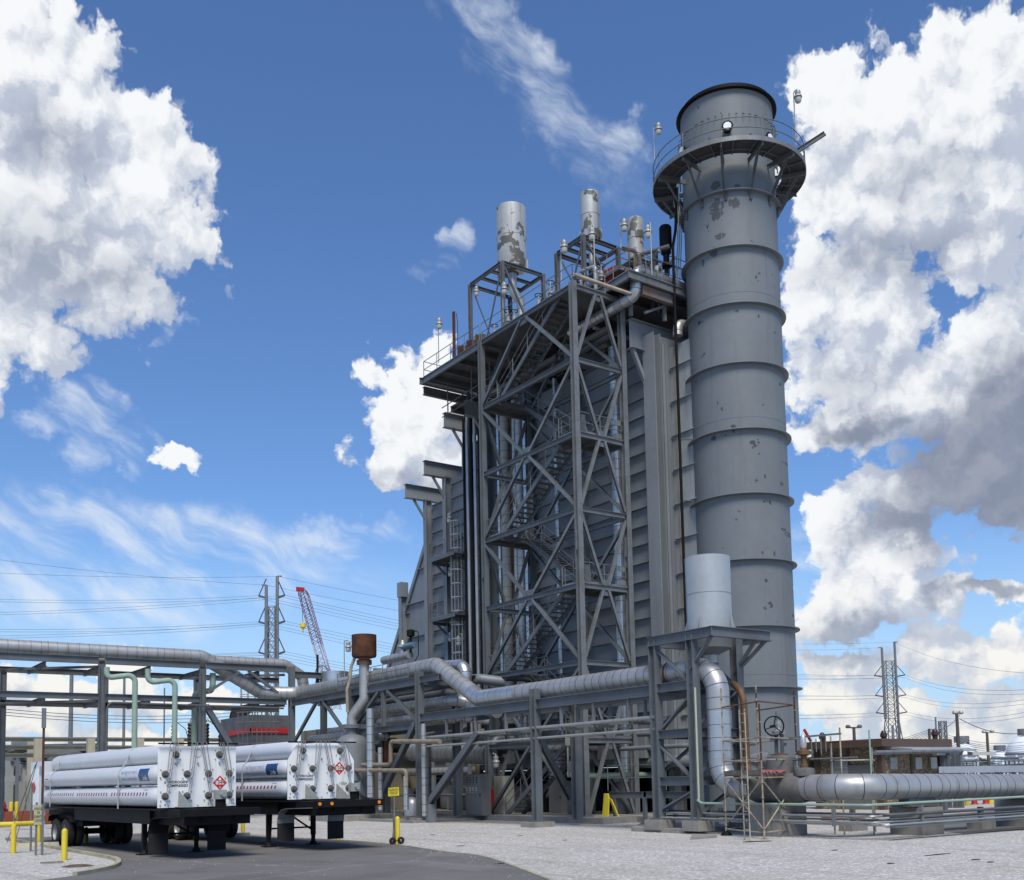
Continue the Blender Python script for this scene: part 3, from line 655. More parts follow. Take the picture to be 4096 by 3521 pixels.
for i in range(len(ZR)-1):
    for a in (rr.uniform(-3, -2), rr.uniform(-1.9, -.9)):
        c_, s_ = math.cos(a), math.sin(a); MB().bar((cx+(rs+.002)*c_, cy+(rs+.002)*s_, ZR[i]+.06), (cx+(rs+.002)*c_, cy+(rs+.002)*s_, ZR[i+1]-.02), .025, .012, upv=(c_, s_, 0)).build('plate_seam', VESS, st, smooth=False)
    if i in (2, 6, 8): zz = ZR[i]+.62; MB().lathe([(rs+.001, zz), (rs+.008, zz+.005), (rs+.008, zz+.02), (rs+.001, zz+.025)], (cx, cy, 0), 72).build('weld_seam', STACKM, st)
PZ = 33.0; RO = 3.9
mb = MB(); mb.lathe([(rs+.35, PZ), (RO, PZ), (RO, PZ-.05), (rs+.35, PZ-.05), (rs+.35, PZ)], (cx, cy, 0), 64, a0=40, a1=396)
o = mb.build('walkway', mat('dark_grating', (.05, .053, .056), (.035, .037, .04), 2, .6, .7), st, smooth=False)
MB().lathe([(RO, PZ-.10), (RO+.03, PZ-.10), (RO+.03, PZ+.13), (RO, PZ+.13)], (cx, cy, 0), 64, a0=40, a1=396).build('toe_board', GALV, o)
gm_ = MB()
for i in range(22):
    t = R(42+352*i/21); c_, s_ = math.cos(t), math.sin(t); gm_.bar((cx+(rs+.36)*c_, cy+(rs+.36)*s_, PZ-.09), (cx+RO*c_, cy+RO*s_, PZ-.09), .05, .07)
gm_.lathe([(3.1, PZ-.06), (3.14, PZ-.06), (3.14, PZ-.12), (3.1, PZ-.12)], (cx, cy, 0), 64, a0=40, a1=396)
gm_.build('grating_bar', DKST, o)
mb = MB()
for z in (1.1, .58): 
    P_ = [(cx+(RO-.02)*math.cos(R(40+356*i/60)), cy+(RO-.02)*math.sin(R(40+356*i/60)), PZ+z) for i in range(61)]
    for a, c in zip(P_, P_[1:]): mb.tube(a, c, .026, 6, caps=False)
for i in range(13):
    t = R(40+356*i/12); mb.tube((cx+(RO-.02)*math.cos(t), cy+(RO-.02)*math.sin(t), PZ), (cx+(RO-.02)*math.cos(t), cy+(RO-.02)*math.sin(t), PZ+1.1), .024, 6)
mb.build('guard_rail', GALV, o)
for i in range(12):
    t = R(-142+30*i); c_, s_ = math.cos(t), math.sin(t)
    mb = MB().chan((cx+rs*c_, cy+rs*s_, PZ-.2), (cx+RO*c_, cy+RO*s_, PZ-.2), .22, .08)
    mb.ang((cx+(rs+.02)*c_, cy+(rs+.02)*s_, PZ-2.0), (cx+(RO-.5)*c_, cy+(RO-.5)*s_, PZ-.3), .12, upv=(s_, -c_, 0)); mb.cbox((cx+(rs+.03)*c_, cy+(rs+.03)*s_, PZ-2.05), (.06, .06, .2))
    mb.build('bracket', DKST, o)
# ports and insulation pins above the walkway
va = math.atan2(-cy, -cx)
for da, dz in ((0.02, 1.45), (-1.02, 1.3), (.92, 1.15)):
    t = va+da; c_, s_ = math.cos(t), math.sin(t); p = V((cx+rs*c_, cy+rs*s_, PZ+dz)); d = V((c_, s_, 0))
    mb = MB().tube(p, p+d*.28, .2, 14).tube(p+d*.28, p+d*.33, .29, 14)
    o2 = mb.build('sample_port', BLACK, st); MB().tube(p+d*.331, p+d*.36, .2, 10).build('port_cover', WHITE, o2)
mb = MB()
for i in range(44):
    t = va-1.5+3.0*(i % 22)/21; z = PZ+2.3 if i < 22 else PZ+1.25
    if i >= 22 and i % 3: continue
    c_, s_ = math.cos(t), math.sin(t); mb.tube((cx+rs*c_, cy+rs*s_, z), (cx+(rs+.22)*c_, cy+(rs+.22)*s_, z-.18), .016, 5)
mb.build('insulation_pin', BLACK, st)
t = va+1.62; c_, s_ = math.cos(t), math.sin(t)
mb = MB().ib((cx+(rs-.1)*c_, cy+(rs-.1)*s_, PZ+.6), (cx+(rs+2.6)*c_, cy+(rs+2.6)*s_, PZ+2.1), .22, .14); mb.tube((cx+rs*c_, cy+rs*s_, PZ+1.5), (cx+(rs+1.2)*c_, cy+(rs+1.2)*s_, PZ+1.35), .04, 6); mb.build('davit_arm', DKST, st)
for da in (-1.55, 1.38):
    t = va+da; c_, s_ = math.cos(t), math.sin(t); mb = MB(); sx_, sy_ = -s_, c_; bx_, by_ = cx+(rs+.12)*c_, cy+(rs+.12)*s_
    for e in (-.2, .2): mb.bar((bx_+sx_*e, by_+sy_*e, PZ), (bx_+sx_*e, by_+sy_*e, PZ+2.4), .05)
    for i in range(9): mb.tube((bx_-sx_*.2, by_-sy_*.2, PZ+.2+.27*i), (bx_+sx_*.2, by_+sy_*.2, PZ+.2+.27*i), .016, 5)
    mb.build('ladder', GALV, st)
# conduits climbing the stack
A_ = lambda x, y, z: gx(x, y, 36.9)
p_lo = gx(2727, 2330, 37.55); yq = gx(2709, 1500, 37.55).y
mb = MB().path([(37.55, yq, 6.5), (37.55, yq, 29.6), (37.75, yq-.05, 30.6), (37.9, yq-.1, PZ-.1)], .075, .4, 8); mb.build('conduit_bundle', BLACK, st)
mb = MB()
for i in range(3): mb.path([gx(2700+9*i, 1150, 38.3), gx(2712+7*i, 960, 38.3), gx(2698+7*i, 730, 38.4)], .03, .2, 6)
mb.path([gx(2610, 770, 37.6), gx(2690, 770, 38.3), gx(2698, 830, 38.3)], .035, .2, 6)
mb.build('conduit_run', LAMPM, st)
for z in (9.6, 12.8, 16.0, 19.2): MB().bar((37.55, yq, z+.15), (38.0, yq-.6, z), .05).build('conduit_clip', DKST, st)

# bare patches where the stack paint has come off
rr = random.Random(17)
for x, y, w_, h_ in ((2866, 835, 60, 90), (2942, 812, 34, 46), (2920, 810, 14, 34), (2882, 944, 48, 26), (2856, 1010, 34, 44), (2812, 1052, 12, 30), (2862, 742, 40, 40), (2950, 745, 26, 22), (3155, 2140, 26, 20), (3135, 2118, 20, 12), (3035, 1265, 8, 16), (3145, 1855, 22, 10), (3050, 2210, 10, 14), (3098, 2215, 8, 22), (3052, 1620, 7, 9), (3128, 1935, 14, 16), (3060, 1905, 9, 18), (3100, 1330, 8, 8)):
    d = ray(x, y); a_ = d.x*d.x+d.y*d.y; b_ = -(d.x*cx+d.y*cy); c_ = cx*cx+cy*cy-(rs+.004)**2; disc = b_*b_-a_*c_
    if disc < 0: continue
    t = (-b_-math.sqrt(disc))/a_; p = CAM+d*t; th = math.atan2(p.y-cy, p.x-cx); k = (p-CAM).dot(fw)/F_; n = 22; vs = []
    cosv = max(.25, abs(V((math.cos(th), math.sin(th), 0)).dot(V((d.x, d.y, 0)).normalized())))
    for i in range(n):
        f = 2*math.pi*i/n; q = rr.uniform(.62, 1.08) if i % 2 else rr.uniform(.85, 1.1)
        dx, dz = math.cos(f)*q*w_*k/2/cosv, math.sin(f)*q*h_*k/2*(1.15 if math.sin(f) < 0 and i % 3 == 0 else 1)
        a2 = th+dx/rs; vs.append((cx+(rs+.004)*math.cos(a2), cy+(rs+.004)*math.sin(a2), p.z+dz))
    mb = MB(); cen = len(vs); vs.append((cx+(rs+.005)*math.cos(th), cy+(rs+.005)*math.sin(th), p.z)); mb.add(vs, [(i, (i+1) % n, cen) for i in range(n)]); mb.build('bare_patch', BARE, st, smooth=False)
# ---------------------------------------------------------------- roof silencers
def silencer(label, c, r, z0, z1, fr, zt, zf, m, group='steam silencers on the boiler roof', legs=True):
    s = T('vent_silencer', label, 'silencer', (c[0], c[1], zf), group)
    mb = MB(); mb.lathe([(r*.45, z0-.25), (r*.97, z0), (r, z0+.1), (r, z1), (r-.03, z1), (r-.03, z1-1.2)], (c[0], c[1], 0), 40); mb.lathe([(r+.004, (z0+z1)/2), (r+.02, (z0+z1)/2), (r+.02, (z0+z1)/2+.05), (r+.004, (z0+z1)/2+.05)], (c[0], c[1], 0), 40)
    o = mb.build('drum', m, s)
    MB().lathe([(.0, z0-.25), (r*.45, z0-.25)], (c[0], c[1], 0), 24).build('drum_bottom', DKST, o)
    for a in (40, 130, 220, 310):
        x, y = c[0]+(r+.03)*math.cos(R(a)), c[1]+(r+.03)*math.sin(R(a))
        MB().bar((x, y, z0-.35), (x, y, z0+.55), .12, .12).build('lug', m, o)
    MB().path([(c[0], c[1], z0-.2), (c[0], c[1], z0-1.4), (c[0]+.5, c[1]-.2, z0-2.2), (c[0]+.5, c[1]-.2, zf)], r*.3, .5, 12).build('inlet_pipe', JACK, s)
    x0, x1, y0, y1 = fr
    if legs:
        for x in (x0, x1):
            for y in (y0, y1): ibp(s, 'leg', (x, y, zf), (x, y, zt-.02), .22, .22, DKST if m == PEEL else STEEL, (0, 1, 0))
        for z in (zt-.1, zf+(zt-zf)*.32):
            for x in (x0, x1): ibp(s, 'frame_beam', (x, y0+.11, z), (x, y1-.11, z), .22, .16, DKST)
            for y in (y0, y1): ibp(s, 'frame_beam', (x0+.11, y, z), (x1-.11, y, z), .22, .16, DKST)
        for y in (y0+(y1-y0)*.36, y0+(y1-y0)*.66): ibp(s, 'frame_beam', (x0+.1, y, zt-.1), (x1-.1, y, zt-.1), .2, .14, DKST)
        MB().ang((x0, y1-.1, zt-.25), (x0, y0+.1, zf+1.2), .12, upv=(1, 0, 0)).build('frame_brace', STEEL, s)
        MB().ang((x0-.02, y0+.1, zt-.25), (x0-.02, y1-.1, zf+.3), .12, upv=(1, 0, 0)).build('frame_brace', STEEL, s)
        MB().ang((x0+.1, y0, zt-.25), (x1-.1, y0, zf+2.6), .12, upv=(0, 1, 0)).build('frame_brace', STEEL, s)
    return s
silencer('biggest peeling silver drum silencer on a tall dark frame on the boiler roof', (39.3, 54.3), .98, 35.9, 40.15, (37.5, 40.8, 52.9, 56.7), 35.45, ZD, PEEL)
silencer('middle sized peeling silver drum silencer on a dark steel frame above the stair tower', (37.75, 44.35), .54, 33.1, 35.85, (36, 38.55, 42.95, 45.35), 32.25, ZD, PEEL)
silencer('smallest flaking drum silencer standing nearest to the stack on the roof', (40, 43.0), .47, 31.9, 34.35, (39.3, 40.7, 42.3, 43.7), 31.6, ZD, PEEL)
def worklight(label, base, head, out=(.18, 0), par=None, hang=False):
    b_, h = V(base), V(head)
    s = T('work_light', label, 'lamp', b_, 'jar shaped work lights')
    mb = MB()
    if hang: mb.tube((h.x, h.y, h.z+.2), (h.x, h.y, b_.z), .025, 6)
    else: mb.path([b_, (b_.x, b_.y, h.z+.45), (h.x, h.y, h.z+.45), (h.x, h.y, h.z+.3)], .028, .12, 6)
    mb.build('pole', LAMPM, s)
    MB().lathe([(.0, .36), (.12, .34), (.15, .26), (.12, .14), (.19, .08), (.21, .0), (.13, -.02)], h, 14).build('lamp_housing', LAMPM, s)
    MB().lathe([(.13, -.02), (.17, -.06), (.16, -.2), (.12, -.27), (0, -.29)], h, 14).build('lamp_glass', GLASS, s)
    return s
def wl(label, hp, fp, X):
    h = gx(hp[0], hp[1], X); f = gx(fp[0], fp[1], X); worklight(label, (f.x, f.y+(.0), f.z), (h.x, h.y, h.z))
wl('jar shaped work light on a pole at the left end of the roof platform', (1757, 1298), (1755, 1452), 32.35)
wl('jar shaped work light on a pole in front of the big silencer frame leg', (2017, 1158), (2013, 1290), 32.4)
wl('jar shaped work light left of the middle silencer frame on the roof rail', (2257, 990), (2247, 1140), 32.5)
wl('jar shaped work light in front of the middle silencer drum bottom', (2368, 940), (2380, 1118), 33.2)
wl('jar shaped work light close to the left of the smallest silencer', (2497, 905), (2484, 1000), 35.6)
wl('jar shaped work light right of the smallest silencer', (2592, 930), (2608, 1100), 35.0)
h = gx(1906, 1168, 37.5); worklight('jar shaped work light hanging under the beam of the big silencer frame', (h.x, h.y, 35.2), h, hang=True)
for lab, hp, fp, X in (('jar shaped work light at the left end of the stack walkway', (2634, 520), (2618, 640), 38.4), ('jar shaped work light at the right end of the stack walkway', (3192, 390), (3184, 585), 41.5)): wl(lab, hp, fp, X)
wl('jar shaped work light on the wall above the upper caged ladder landing', (1798, 2075), (1803, 2200), 36.3)
wl('jar shaped work light under the upper caged ladder landing', (1803, 2290), (1806, 2400), 36.3)
wl('jar shaped work light under the lower caged ladder landing', (1803, 2550), (1812, 2640), 36.3)
wl('jar shaped work light beside the foot of the caged ladder', (1835, 2566), (1850, 2640), 36.0)
wl('jar shaped work light on a pole just left of the rusty drum', (1393, 2590), (1378, 2780), 28.5)
wl('jar shaped work light hanging by the drain tower under the pipe rack', (2620, 3000), (2628, 2910), 29.6)
wl('jar shaped work light beside the red painted tower column', (1984, 3050), (1973, 3010), 31.8)
# steam drum, cabinets and pipe clutter on the roof
dr = T('steam_drum', 'silver domed steam drum lying on the roof platform behind the guard rail', 'drum', (36, 52.2, ZD))
MB().lathe([(0, -.45), (.5, -.38), (.85, -.15), (.95, .15), (.95, 7.0), (.6, 7.5), (0, 7.6)], (35.4, 51.0, ZD+1.15), 28, 'x').build('drum_shell', JACKB, dr)
for x in (36.5, 40.5): MB().box((x-.15, 50.3, ZD), (x+.15, 51.7, ZD+.5)).build('saddle', DKST, dr, smooth=False)
bk = T('dark_pipe_bank', 'bank of dark rusty upright pipes behind the left roof rail', 'pipe bank', (33.6, 52.5, ZD))
for i in range(9):
    y = 49.6+i*.32; MB().bar((33.7, y, ZD), (33.7, y, ZD+1.5+.1*(i % 3)), .16, .24).build('upright_pipe', RUST if i % 3 else DKST, bk)
MB().box((33.55, 49.4, ZD+.1), (33.9, 52.4, ZD+.25)).build('base_header', DKST, bk, smooth=False)
p = gx(1815, 1360, 34.0); q = gx(1820, 1240, 34.0)
ms = T('roof_mast', 'thin rusty mast with a cable on the left of the roof platform', 'mast', (34, p.y, ZD)); MB().ang((34, p.y, ZD), (34, p.y, q.z), .14).build('mast', RUST, ms); MB().path([(34.1, p.y-.2, q.z-.2), (34.1, p.y-.32, q.z-.9), (34.1, p.y-.25, ZD+.5)], .02, .2, 5).build('cable', BLACK, ms)
def cabinet(label, a, b_, m, name='equipment_cabinet', cat='cabinet'):
    c = T(name, label, cat, ((a[0]+b_[0])/2, (a[1]+b_[1])/2, a[2]))
    MB().box(a, b_).build('body', m, c, smooth=False)
    x = min(a[0], b_[0]); y0, y1 = sorted((a[1], b_[1]))
    MB().box((x-.02, y0+.05, a[2]+.06), (x-.002, y1-.05, b_[2]-.06)).build('door', m, c, smooth=False)
    MB().box((x-.05, y0+.1, (a[2]+b_[2])/2-.08), (x-.022, y0+.14, (a[2]+b_[2])/2+.08)).build('handle', BLACK, c, smooth=False)
    return c
a = gx(2440, 1085, 35.6); cabinet('red steel cabinet on the roof behind the rails of the upper platform', (35.6, a.y-.3, ZD+.6), (36.1, a.y+.55, ZD+2.2), RED)
a = gx(2205, 1160, 33.6); cabinet('pale grey box with curved hooks on the roof edge left of the tower top', (33.6, a.y-.8, ZD), (34.2, a.y+.3, ZD+1.25), PANEL)
def pipe(name, label, pts, r, m, bend=.4, group=None, seams=0, sm=None, n=12, cat='pipe', flange=None):
    pr = T(name, label, cat, pts[0], group)
    if seams: MB().jacketed(pts, r, bend, n+6, seams).build('pipe_run', m, pr, m2=sm or SEAM_SHADE)
    else: MB().path(pts, r, bend, n).build('pipe_run', m, pr)
    if flange:
        mb = MB()
        for (p_, d_) in flange: d_ = V(d_); mb.tube(V(p_)-d_*.08, V(p_)-d_*.01, r*1.45, 16); mb.tube(V(p_)+d_*.01, V(p_)+d_*.08, r*1.45, 16)
        mb.build('flange', STEEL, pr)
    return pr
p1 = gy(2541, 1075, 37.95); p2_ = gy(2553, 1185, 37.95)
pipe('jacketed_pipe', 'silver jacketed pipe bending down through the upper platform next to the stack', [(41, 37.95, p1.z-.3), (p1.x, 37.95, p1.z), (p1.x, 37.95, p2_.z), (p1.x-.2, 39.6, p2_.z-.15), (p1.x-.2, 43, p2_.z-.15)], .29, JACKB, .5, seams=.42)
q0, q1 = gx(2300, 1100, 32.0), gx(2525, 1178, 33.9)
pipe('roof_drain_pipe', 'long tan pipe sloping across the top of the stair tower', [q0, q1], .10, RUSTP if False else mat('tan_pipe', (.27, .23, .18), (.16, .12, .08), 2, .6, .6, .1), .2)
pipe('jacketed_pipe', 'silver elbow pipe entering the dark gap beside the stack under the roof', [(39.4, 37.7, 25.6), (37.85, 37.7, 25.6), (37.8, 37.7, 24.9)], .26, JACK, .5, seams=.3)
rv = gx(2664, 1010, 38.0)
s = T('relief_valve', 'black finned relief valve standing between the smallest silencer and the stack', 'valve', (38, rv.y, ZU))
MB().lathe([(.12, 0), (.12, .9), (.3, .95), (.3, 1.05), (.16, 1.1), (.16, 1.6), (.27, 1.7), (.27, 1.95), (.33, 2.0), (.33, 3.1), (.27, 3.2), (.0, 3.25)], (38, rv.y, ZU+.6), 18).build('valve_body', BLACK, s)
MB().tube((38, rv.y, ZU), (38, rv.y, ZU+.7), .18, 12).build('inlet_pipe', DKST, s)
v2 = gx(2620, 1040, 38.5); s = T('vent_stub', 'thin grey vent pipe on a cone between silencer and relief valve', 'vent', (38.5, v2.y, ZU)); MB().lathe([(.6, 0), (.55, .4), (.2, 1.1), (.17, 3.0), (.15, 3.0)], (38.5, v2.y, ZU), 14).build('vent_pipe', DKST, s)
rr = random.Random(11)
def rr_(a, b): return rr.uniform(a, b)
for i in range(46):
    x = rr_(34.5, 39.5); y = rr_(38.2, 57.0) if i < 22 else rr_(38.2, 45); h_ = rr_(.8, 2.6)
    if y > 54: x = rr_(36.5, 39.5)
    if y < 41: h_ += .7
    pipe('roof_pipe', 'short bent service pipe among the fittings on the boiler roof', [(x, y, ZD), (x, y, ZD+h_), (x+rr_(-.8, .8), y+rr_(-2, 2), ZD+h_)], rr_(.05, .13), rr.choice((DKST, JACK, RUSTP, GALV)), .2, 'small pipes on the boiler roof', n=8)
def gatevalve(label, p, sz=1., name='gate_valve'):
    s = T(name, label, 'valve', p, 'valves on the boiler roof'); p = V(p)
    MB().lathe([(.10, 0), (.10, .15), (.17, .18), (.17, .24), (.12, .3), (.12, .5), (.05, .55), (.03, .95)], p, 10).build('valve_body', LAMPM, s)
    MB().lathe([(.2, .8), (.23, .8), (.23, .84), (.2, .84), (.2, .8)], p, 14).build('handwheel', BLACK, s); return s
for i in range(14): gatevalve('small hand wheel valve among the fittings on the boiler roof', (rr_(33., 36), rr_(39.8, 52), ZD+rr_(.4, 1.2)))
# dark pipework under the platform
for i in range(26):
    y = rr_(38.5, 53); x = rr_(35.2, 38.5); z = rr_(25.4, 26.4)
    if i % 2: pts = [(x, y, z), (x, min(53.8, y+rr_(3, 9)), z)]; y = min(y, 52)
    if i % 2: pts[0] = (x, y, z)
    else: pts = [(35.2, y, z), (42, y, z)]
    pipe('ceiling_pipe', 'dark pipe in the shadowed gap under the roof platform', pts, rr_(.06, .2), rr.choice((DKST, DKST, JACK, VESS)), .2, 'pipes under the roof platform', n=8)
# ---------------------------------------------------------------- vertical pipes on the casing
for i, (x, r, m) in enumerate(((1857, .09, BLACK), (1871, .11, JACK), (1886, .12, BLACK), (1901, .12, JACK), (1916, .07, BLACK), (1929, .12, JACK), (1947, .10, STEEL))):
    p = gx(x, 1900, 36.1)
    pipe('riser_pipe', ('dark riser pipe' if m == BLACK else 'grey riser pipe')+' in the row of uprights left of the stair tower', [(36.1, p.y, 5.0), (36.1, p.y, 25.6), (36.9, p.y-.2, 26.1)], r, m, .3, 'uprights left of the stair tower', n=10)
for x, r, m, z0 in ((2003, .12, JACKB, 5), (2012, .05, DKST, 5), (2030, .30, PANELT, 5.5), (2056, .06, RUST, 4), (2068, .15, JACK, 4), (2088, .24, JACK, 4), (2118, .26, JACKB, 4), (2236, .14, JACKB, 4), (2478, .26, JACKB, 1.8)):
    p = gx(x, 2300, 36.4)
    zb = 25.2
    pr = pipe('downcomer_pipe', 'insulated upright pipe behind the stair tower', [(36.4, p.y, z0), (36.4, p.y, zb)], r, m, .3, 'uprights behind the stair tower', n=12, seams=.6 if r > .1 else 0)
# horizontal clamps
for z in (9.6, 14.5, 18.9, 22.6):
    pass
cl = T('pipe_clamp', 'thin dark rails clamping the uprights left of the stair tower', 'rail', (36.2, 54.5, 9))
for z in (10.2, 16.8, 21.8): MB().box((36.24, 52.9, z), (36.34, 56.0, z+.09)).build('rail', DKST, cl, smooth=False)
# caged ladder on the casing
ld = T('caged_ladder', 'tall caged ladder with two landings on the left part of the boiler casing', 'ladder', (36.3, 56.5, 8))
ly = gx(1838, 2400, 36.2).y
mb = MB()
for e in (-.22, .22): mb.bar((36.35, ly+e, 8.2), (36.35, ly+e, 18.2), .06)
for i in range(33): mb.tube((36.35, ly-.22, 8.4+.3*i), (36.35, ly+.22, 8.4+.3*i), .016, 5)
mb.build('ladder_rail', DKST, ld)
for z0, z1 in ((9.4, 12.6), (13.0, 16.7), (17.1, 19.0)):
    mb = MB()
    z = z0
    while z <= z1:
        mb.lathe([(.40, z), (.42, z), (.42, z+.07), (.40, z+.07), (.40, z)], (36.05, ly, 0), 16, a0=60, a1=300); z += .9
    for a in (80, 115, 150, 180, 210, 245, 280): mb.bar((36.05+.41*math.cos(R(a)), ly+.41*math.sin(R(a)), z0), (36.05+.41*math.cos(R(a)), ly+.41*math.sin(R(a)), z1), .04, .02)
    mb.build('cage', LAMPM, ld)
for zz in (16.75, 12.75):
    ya, yb = 55.9, 59.0
    mb = MB().box((35.4, ya, zz-.05), (36.7, yb, zz)); o = mb.build('landing', DKST, ld, smooth=False)
    MB().chan((35.38, ya, zz-.05), (35.38, yb, zz-.05), .24, .05).build('edge_channel', STEEL, o)
    for y in (56.3, 58.7): MB().ang((35.5, y, zz-.1), (36.75, y, zz-1.2), .12, upv=(0, 1, 0)).build('knee_brace', STEEL, o); MB().ib((35.4, y, zz-.25), (36.8, y, zz-.25), .22, .12).build('bracket_beam', STEEL, o)
    mb = MB(); rail(mb, [(35.42, 57.1, zz), (35.42, yb-.05, zz), (36.7, yb-.05, zz)], post=1.0); mb.build('guard_rail', GALV, o)

# extra rails and a stair frame crowding the roof by the stack
for (x0, y0, x1, y1, z) in ((34.8, 42.4, 39, 42.4, ZD), (36.2, 45.8, 39.5, 45.8, ZD), (35.2, 48.2, 35.2, 52.6, ZD), (36.9, 38.6, 41, 38.6, ZU+1.2)):
    s = T('roof_railing', 'grey pipe railing crossing the roof among the fittings', 'railing', (x0, y0, z), 'railings on the roof'); mb = MB(); rail(mb, [(x0, y0, z), (x1, y1, z)], post=1.2, toe=False); mb.build('railing', GALV, s)
# ---------------------------------------------------------------- front pipe rack
RX = 28.2
fr = T('front_pipe_rack', 'long grey steel pipe rack carrying the big jacketed pipe in front of the boiler', 'pipe rack', (29, 45, 0))
HI, LO = 7.68, 5.72
cols = ((64.9, 9.9), (56.2, HI), (48.2, HI+.3), (37.9, 6.2), )
for y, zt in cols:
    MB().ib((RX, y, .25), (RX, y, zt), .36, .36, .03, .022, upv=(0, 1, 0)).cbox((RX, y, .26), (.3, .3, .03)).build('column', STEEL, fr)
    MB().box((RX-.55, y-.55, -.1), (RX+.55, y+.55, .23)).build('plinth', CONC, fr, smooth=False)
    MB().ib((RX+2.3, y, .25), (RX+2.3, y, zt-.3), .36, .36, .03, .022, upv=(0, 1, 0)).build('column', STEEL, fr)
    ibp(fr, 'cross_beam', (RX+.18, y, zt-.5), (RX+2.12, y, zt-.5), .4, .22)
for xx in (RX, RX+2.3):
    ibp(fr, 'beam', (xx, 64.7, HI-.2), (xx, 56.4, HI-.2), .40, .22); ibp(fr, 'beam', (xx, 56., HI-.2), (xx, 48.4, HI-.2), .40, .22)
    ibp(fr, 'beam', (xx, 48.0, LO-.22), (xx, 38.1, LO-.22), .44, .24); ibp(fr, 'beam', (xx, 37.7, LO-.22), (xx, 30.2, LO-.22), .44, .24)
    ibp(fr, 'beam', (xx, 64.7, 4.55), (xx, 56.4, 4.55), .32, .2); ibp(fr, 'beam', (xx, 56, 5.1), (xx, 48.4, 5.1), .34, .2)
    ibp(fr, 'beam', (xx, 48.0, HI-.15), (xx+(.0), 46.2, HI-.15), .34, .2)
for ya, yb, zb, zt in ((64.9, 56.2, 4.7, HI-.4), (56.2, 48.2, 5.25, HI-.4)):
    m_ = (ya+yb)/2
    for y in (ya-.3, yb+.3): MB().ib((RX, y, zb+.1), (RX, m_+(.5 if y > m_ else -.5), zt), .18, .18, .016, upv=(1, 0, 0)).build('brace', STEEL, fr)
    ibp(fr, 'post', (RX, m_, zb+.02) if yb < 50 else (RX, m_, zt-.3), (RX, m_, zt), .22, .22, STEEL, (0, 1, 0))
MB().ib(gx(1528, 3180, RX), gx(1664, 2893, RX), .3, .3, .022, upv=(1, 0, 0)).build('brace', STEEL, fr)
MB().ib(gx(1722, 3207, RX), gx(1915, 2930, RX), .32, .32, .022, upv=(1, 0, 0)).build('brace', STEEL, fr)
q = gx(1720, 3262, RX); MB().box((RX-.22, q.y-.28, -.1), (RX+.22, q.y+.28, .95)).build('brace_block', VESS, fr, smooth=False)
MB().ib((RX+.1, 37.75, 3.9), (32.0, 40.2, 1.1), .26, .26, .02, upv=(0, 1, 0)).build('brace', STEEL, fr)
for y in (45.5, 42.8, 40.2, 36., 33.8, 31.6):
    MB().bar((RX, y, LO-.45), (RX, y, 4.36), .11, .11).bar((RX+.9, y, LO-.45), (RX+.9, y, 4.36), .11, .11).bar((RX-.1, y, 4.3), (RX+1.1, y, 4.3), .1, .12).build('hanger', GALV, fr)
for (x, z, r, m) in ((RX-.05, 4.42, .07, JACK), (RX+.15, 4.45, .05, LAMPM), (RX+.4, 4.42, .06, MINT), (RX+.75, 4.4, .09, JACK), (RX+.0, 3.95, .06, LAMPM)):
    pipe('service_line', 'thin service line running under the front pipe rack', [(x, 47.6, z), (x, 30.1, z+.02)], r, m, .2, 'thin lines under the front pipe rack', n=8)
mb = MB(); rail(mb, [(RX-.1, 57.8, HI+.05), (RX-.1, 49.2, HI+.05)], post=1.5, h=1.0); mb.build('guard_rail', STEEL, fr)
# drain tower at the right end of the rack
dt = T('drain_tower', 'four legged braced steel tower under the silver tank by the stack', 'support tower', (29.4, 29, 0))
DY0, DY1, DX0, DX1 = 27.95, 30.0, 28.2, 30.6
for x in (DX0, DX1):
    for y in (DY0, DY1):
        MB().ib((x, y, .5), (x, y, 7.42), .36, .36, .03, .022, upv=(0, 1, 0)).cbox((x, y, .51), (.28, .28, .03)).build('leg', STEEL, dt)
        MB().box((x-.42, y-.42, .1), (x+.42, y+.42, .48)).build('plinth', CONC, dt, smooth=False)
    for z in (5.55, 3.75, 1.95): ibp(dt, 'beam', (x, DY0+.18, z), (x, DY1-.18, z), .34, .2)
    zz = (.62, 1.78, 3.58, 5.38, 7.3)
    for i in range(4):
        a, c = (DY0, DY1) if i % 2 else (DY1, DY0)
        MB().chan((x+.05, a+(-.1 if a > 29 else .1), zz[i]+.2), (x+.05, c+(-.1 if c > 29 else .1), zz[i+1]-.2), .2, .07, upv=(1, 0, 0)).build('brace', STEEL, dt)
for y in (DY0, DY1):
    for z in (5.55, 3.75, 1.95): ibp(dt, 'beam', (DX0+.18, y, z), (DX1-.18, y, z), .34, .2)
    for i in range(3): MB().chan((DX0+.15, y, (.7, 2.2, 4.)[i]), (DX1-.15, y, (1.75, 3.5, 5.3)[i]), .2, .07, upv=(0, 1, 0)).build('brace', STEEL, dt)
ZP = 7.6
PA, PB_, PC, PD = (DX0-.1, 26.75), (DX0-.1, 30.2), (31.2, 30.2), (31.2, 26.75)
ibp(dt, 'platform_beam', (PA[0], PA[1], ZP-.2), (PB_[0], PB_[1], ZP-.2), .38, .2); ibp(dt, 'platform_beam', (PA[0]-.1, PA[1], ZP-.2), (PD[0], PD[1], ZP-.2), .38, .2)
ibp(dt, 'platform_beam', (PC[0], PA[1], ZP-.2), (PC[0], PC[1], ZP-.2), .38, .2); ibp(dt, 'platform_beam', (PA[0], PB_[1], ZP-.2), (PC[0], PC[1], ZP-.2), .38, .2)
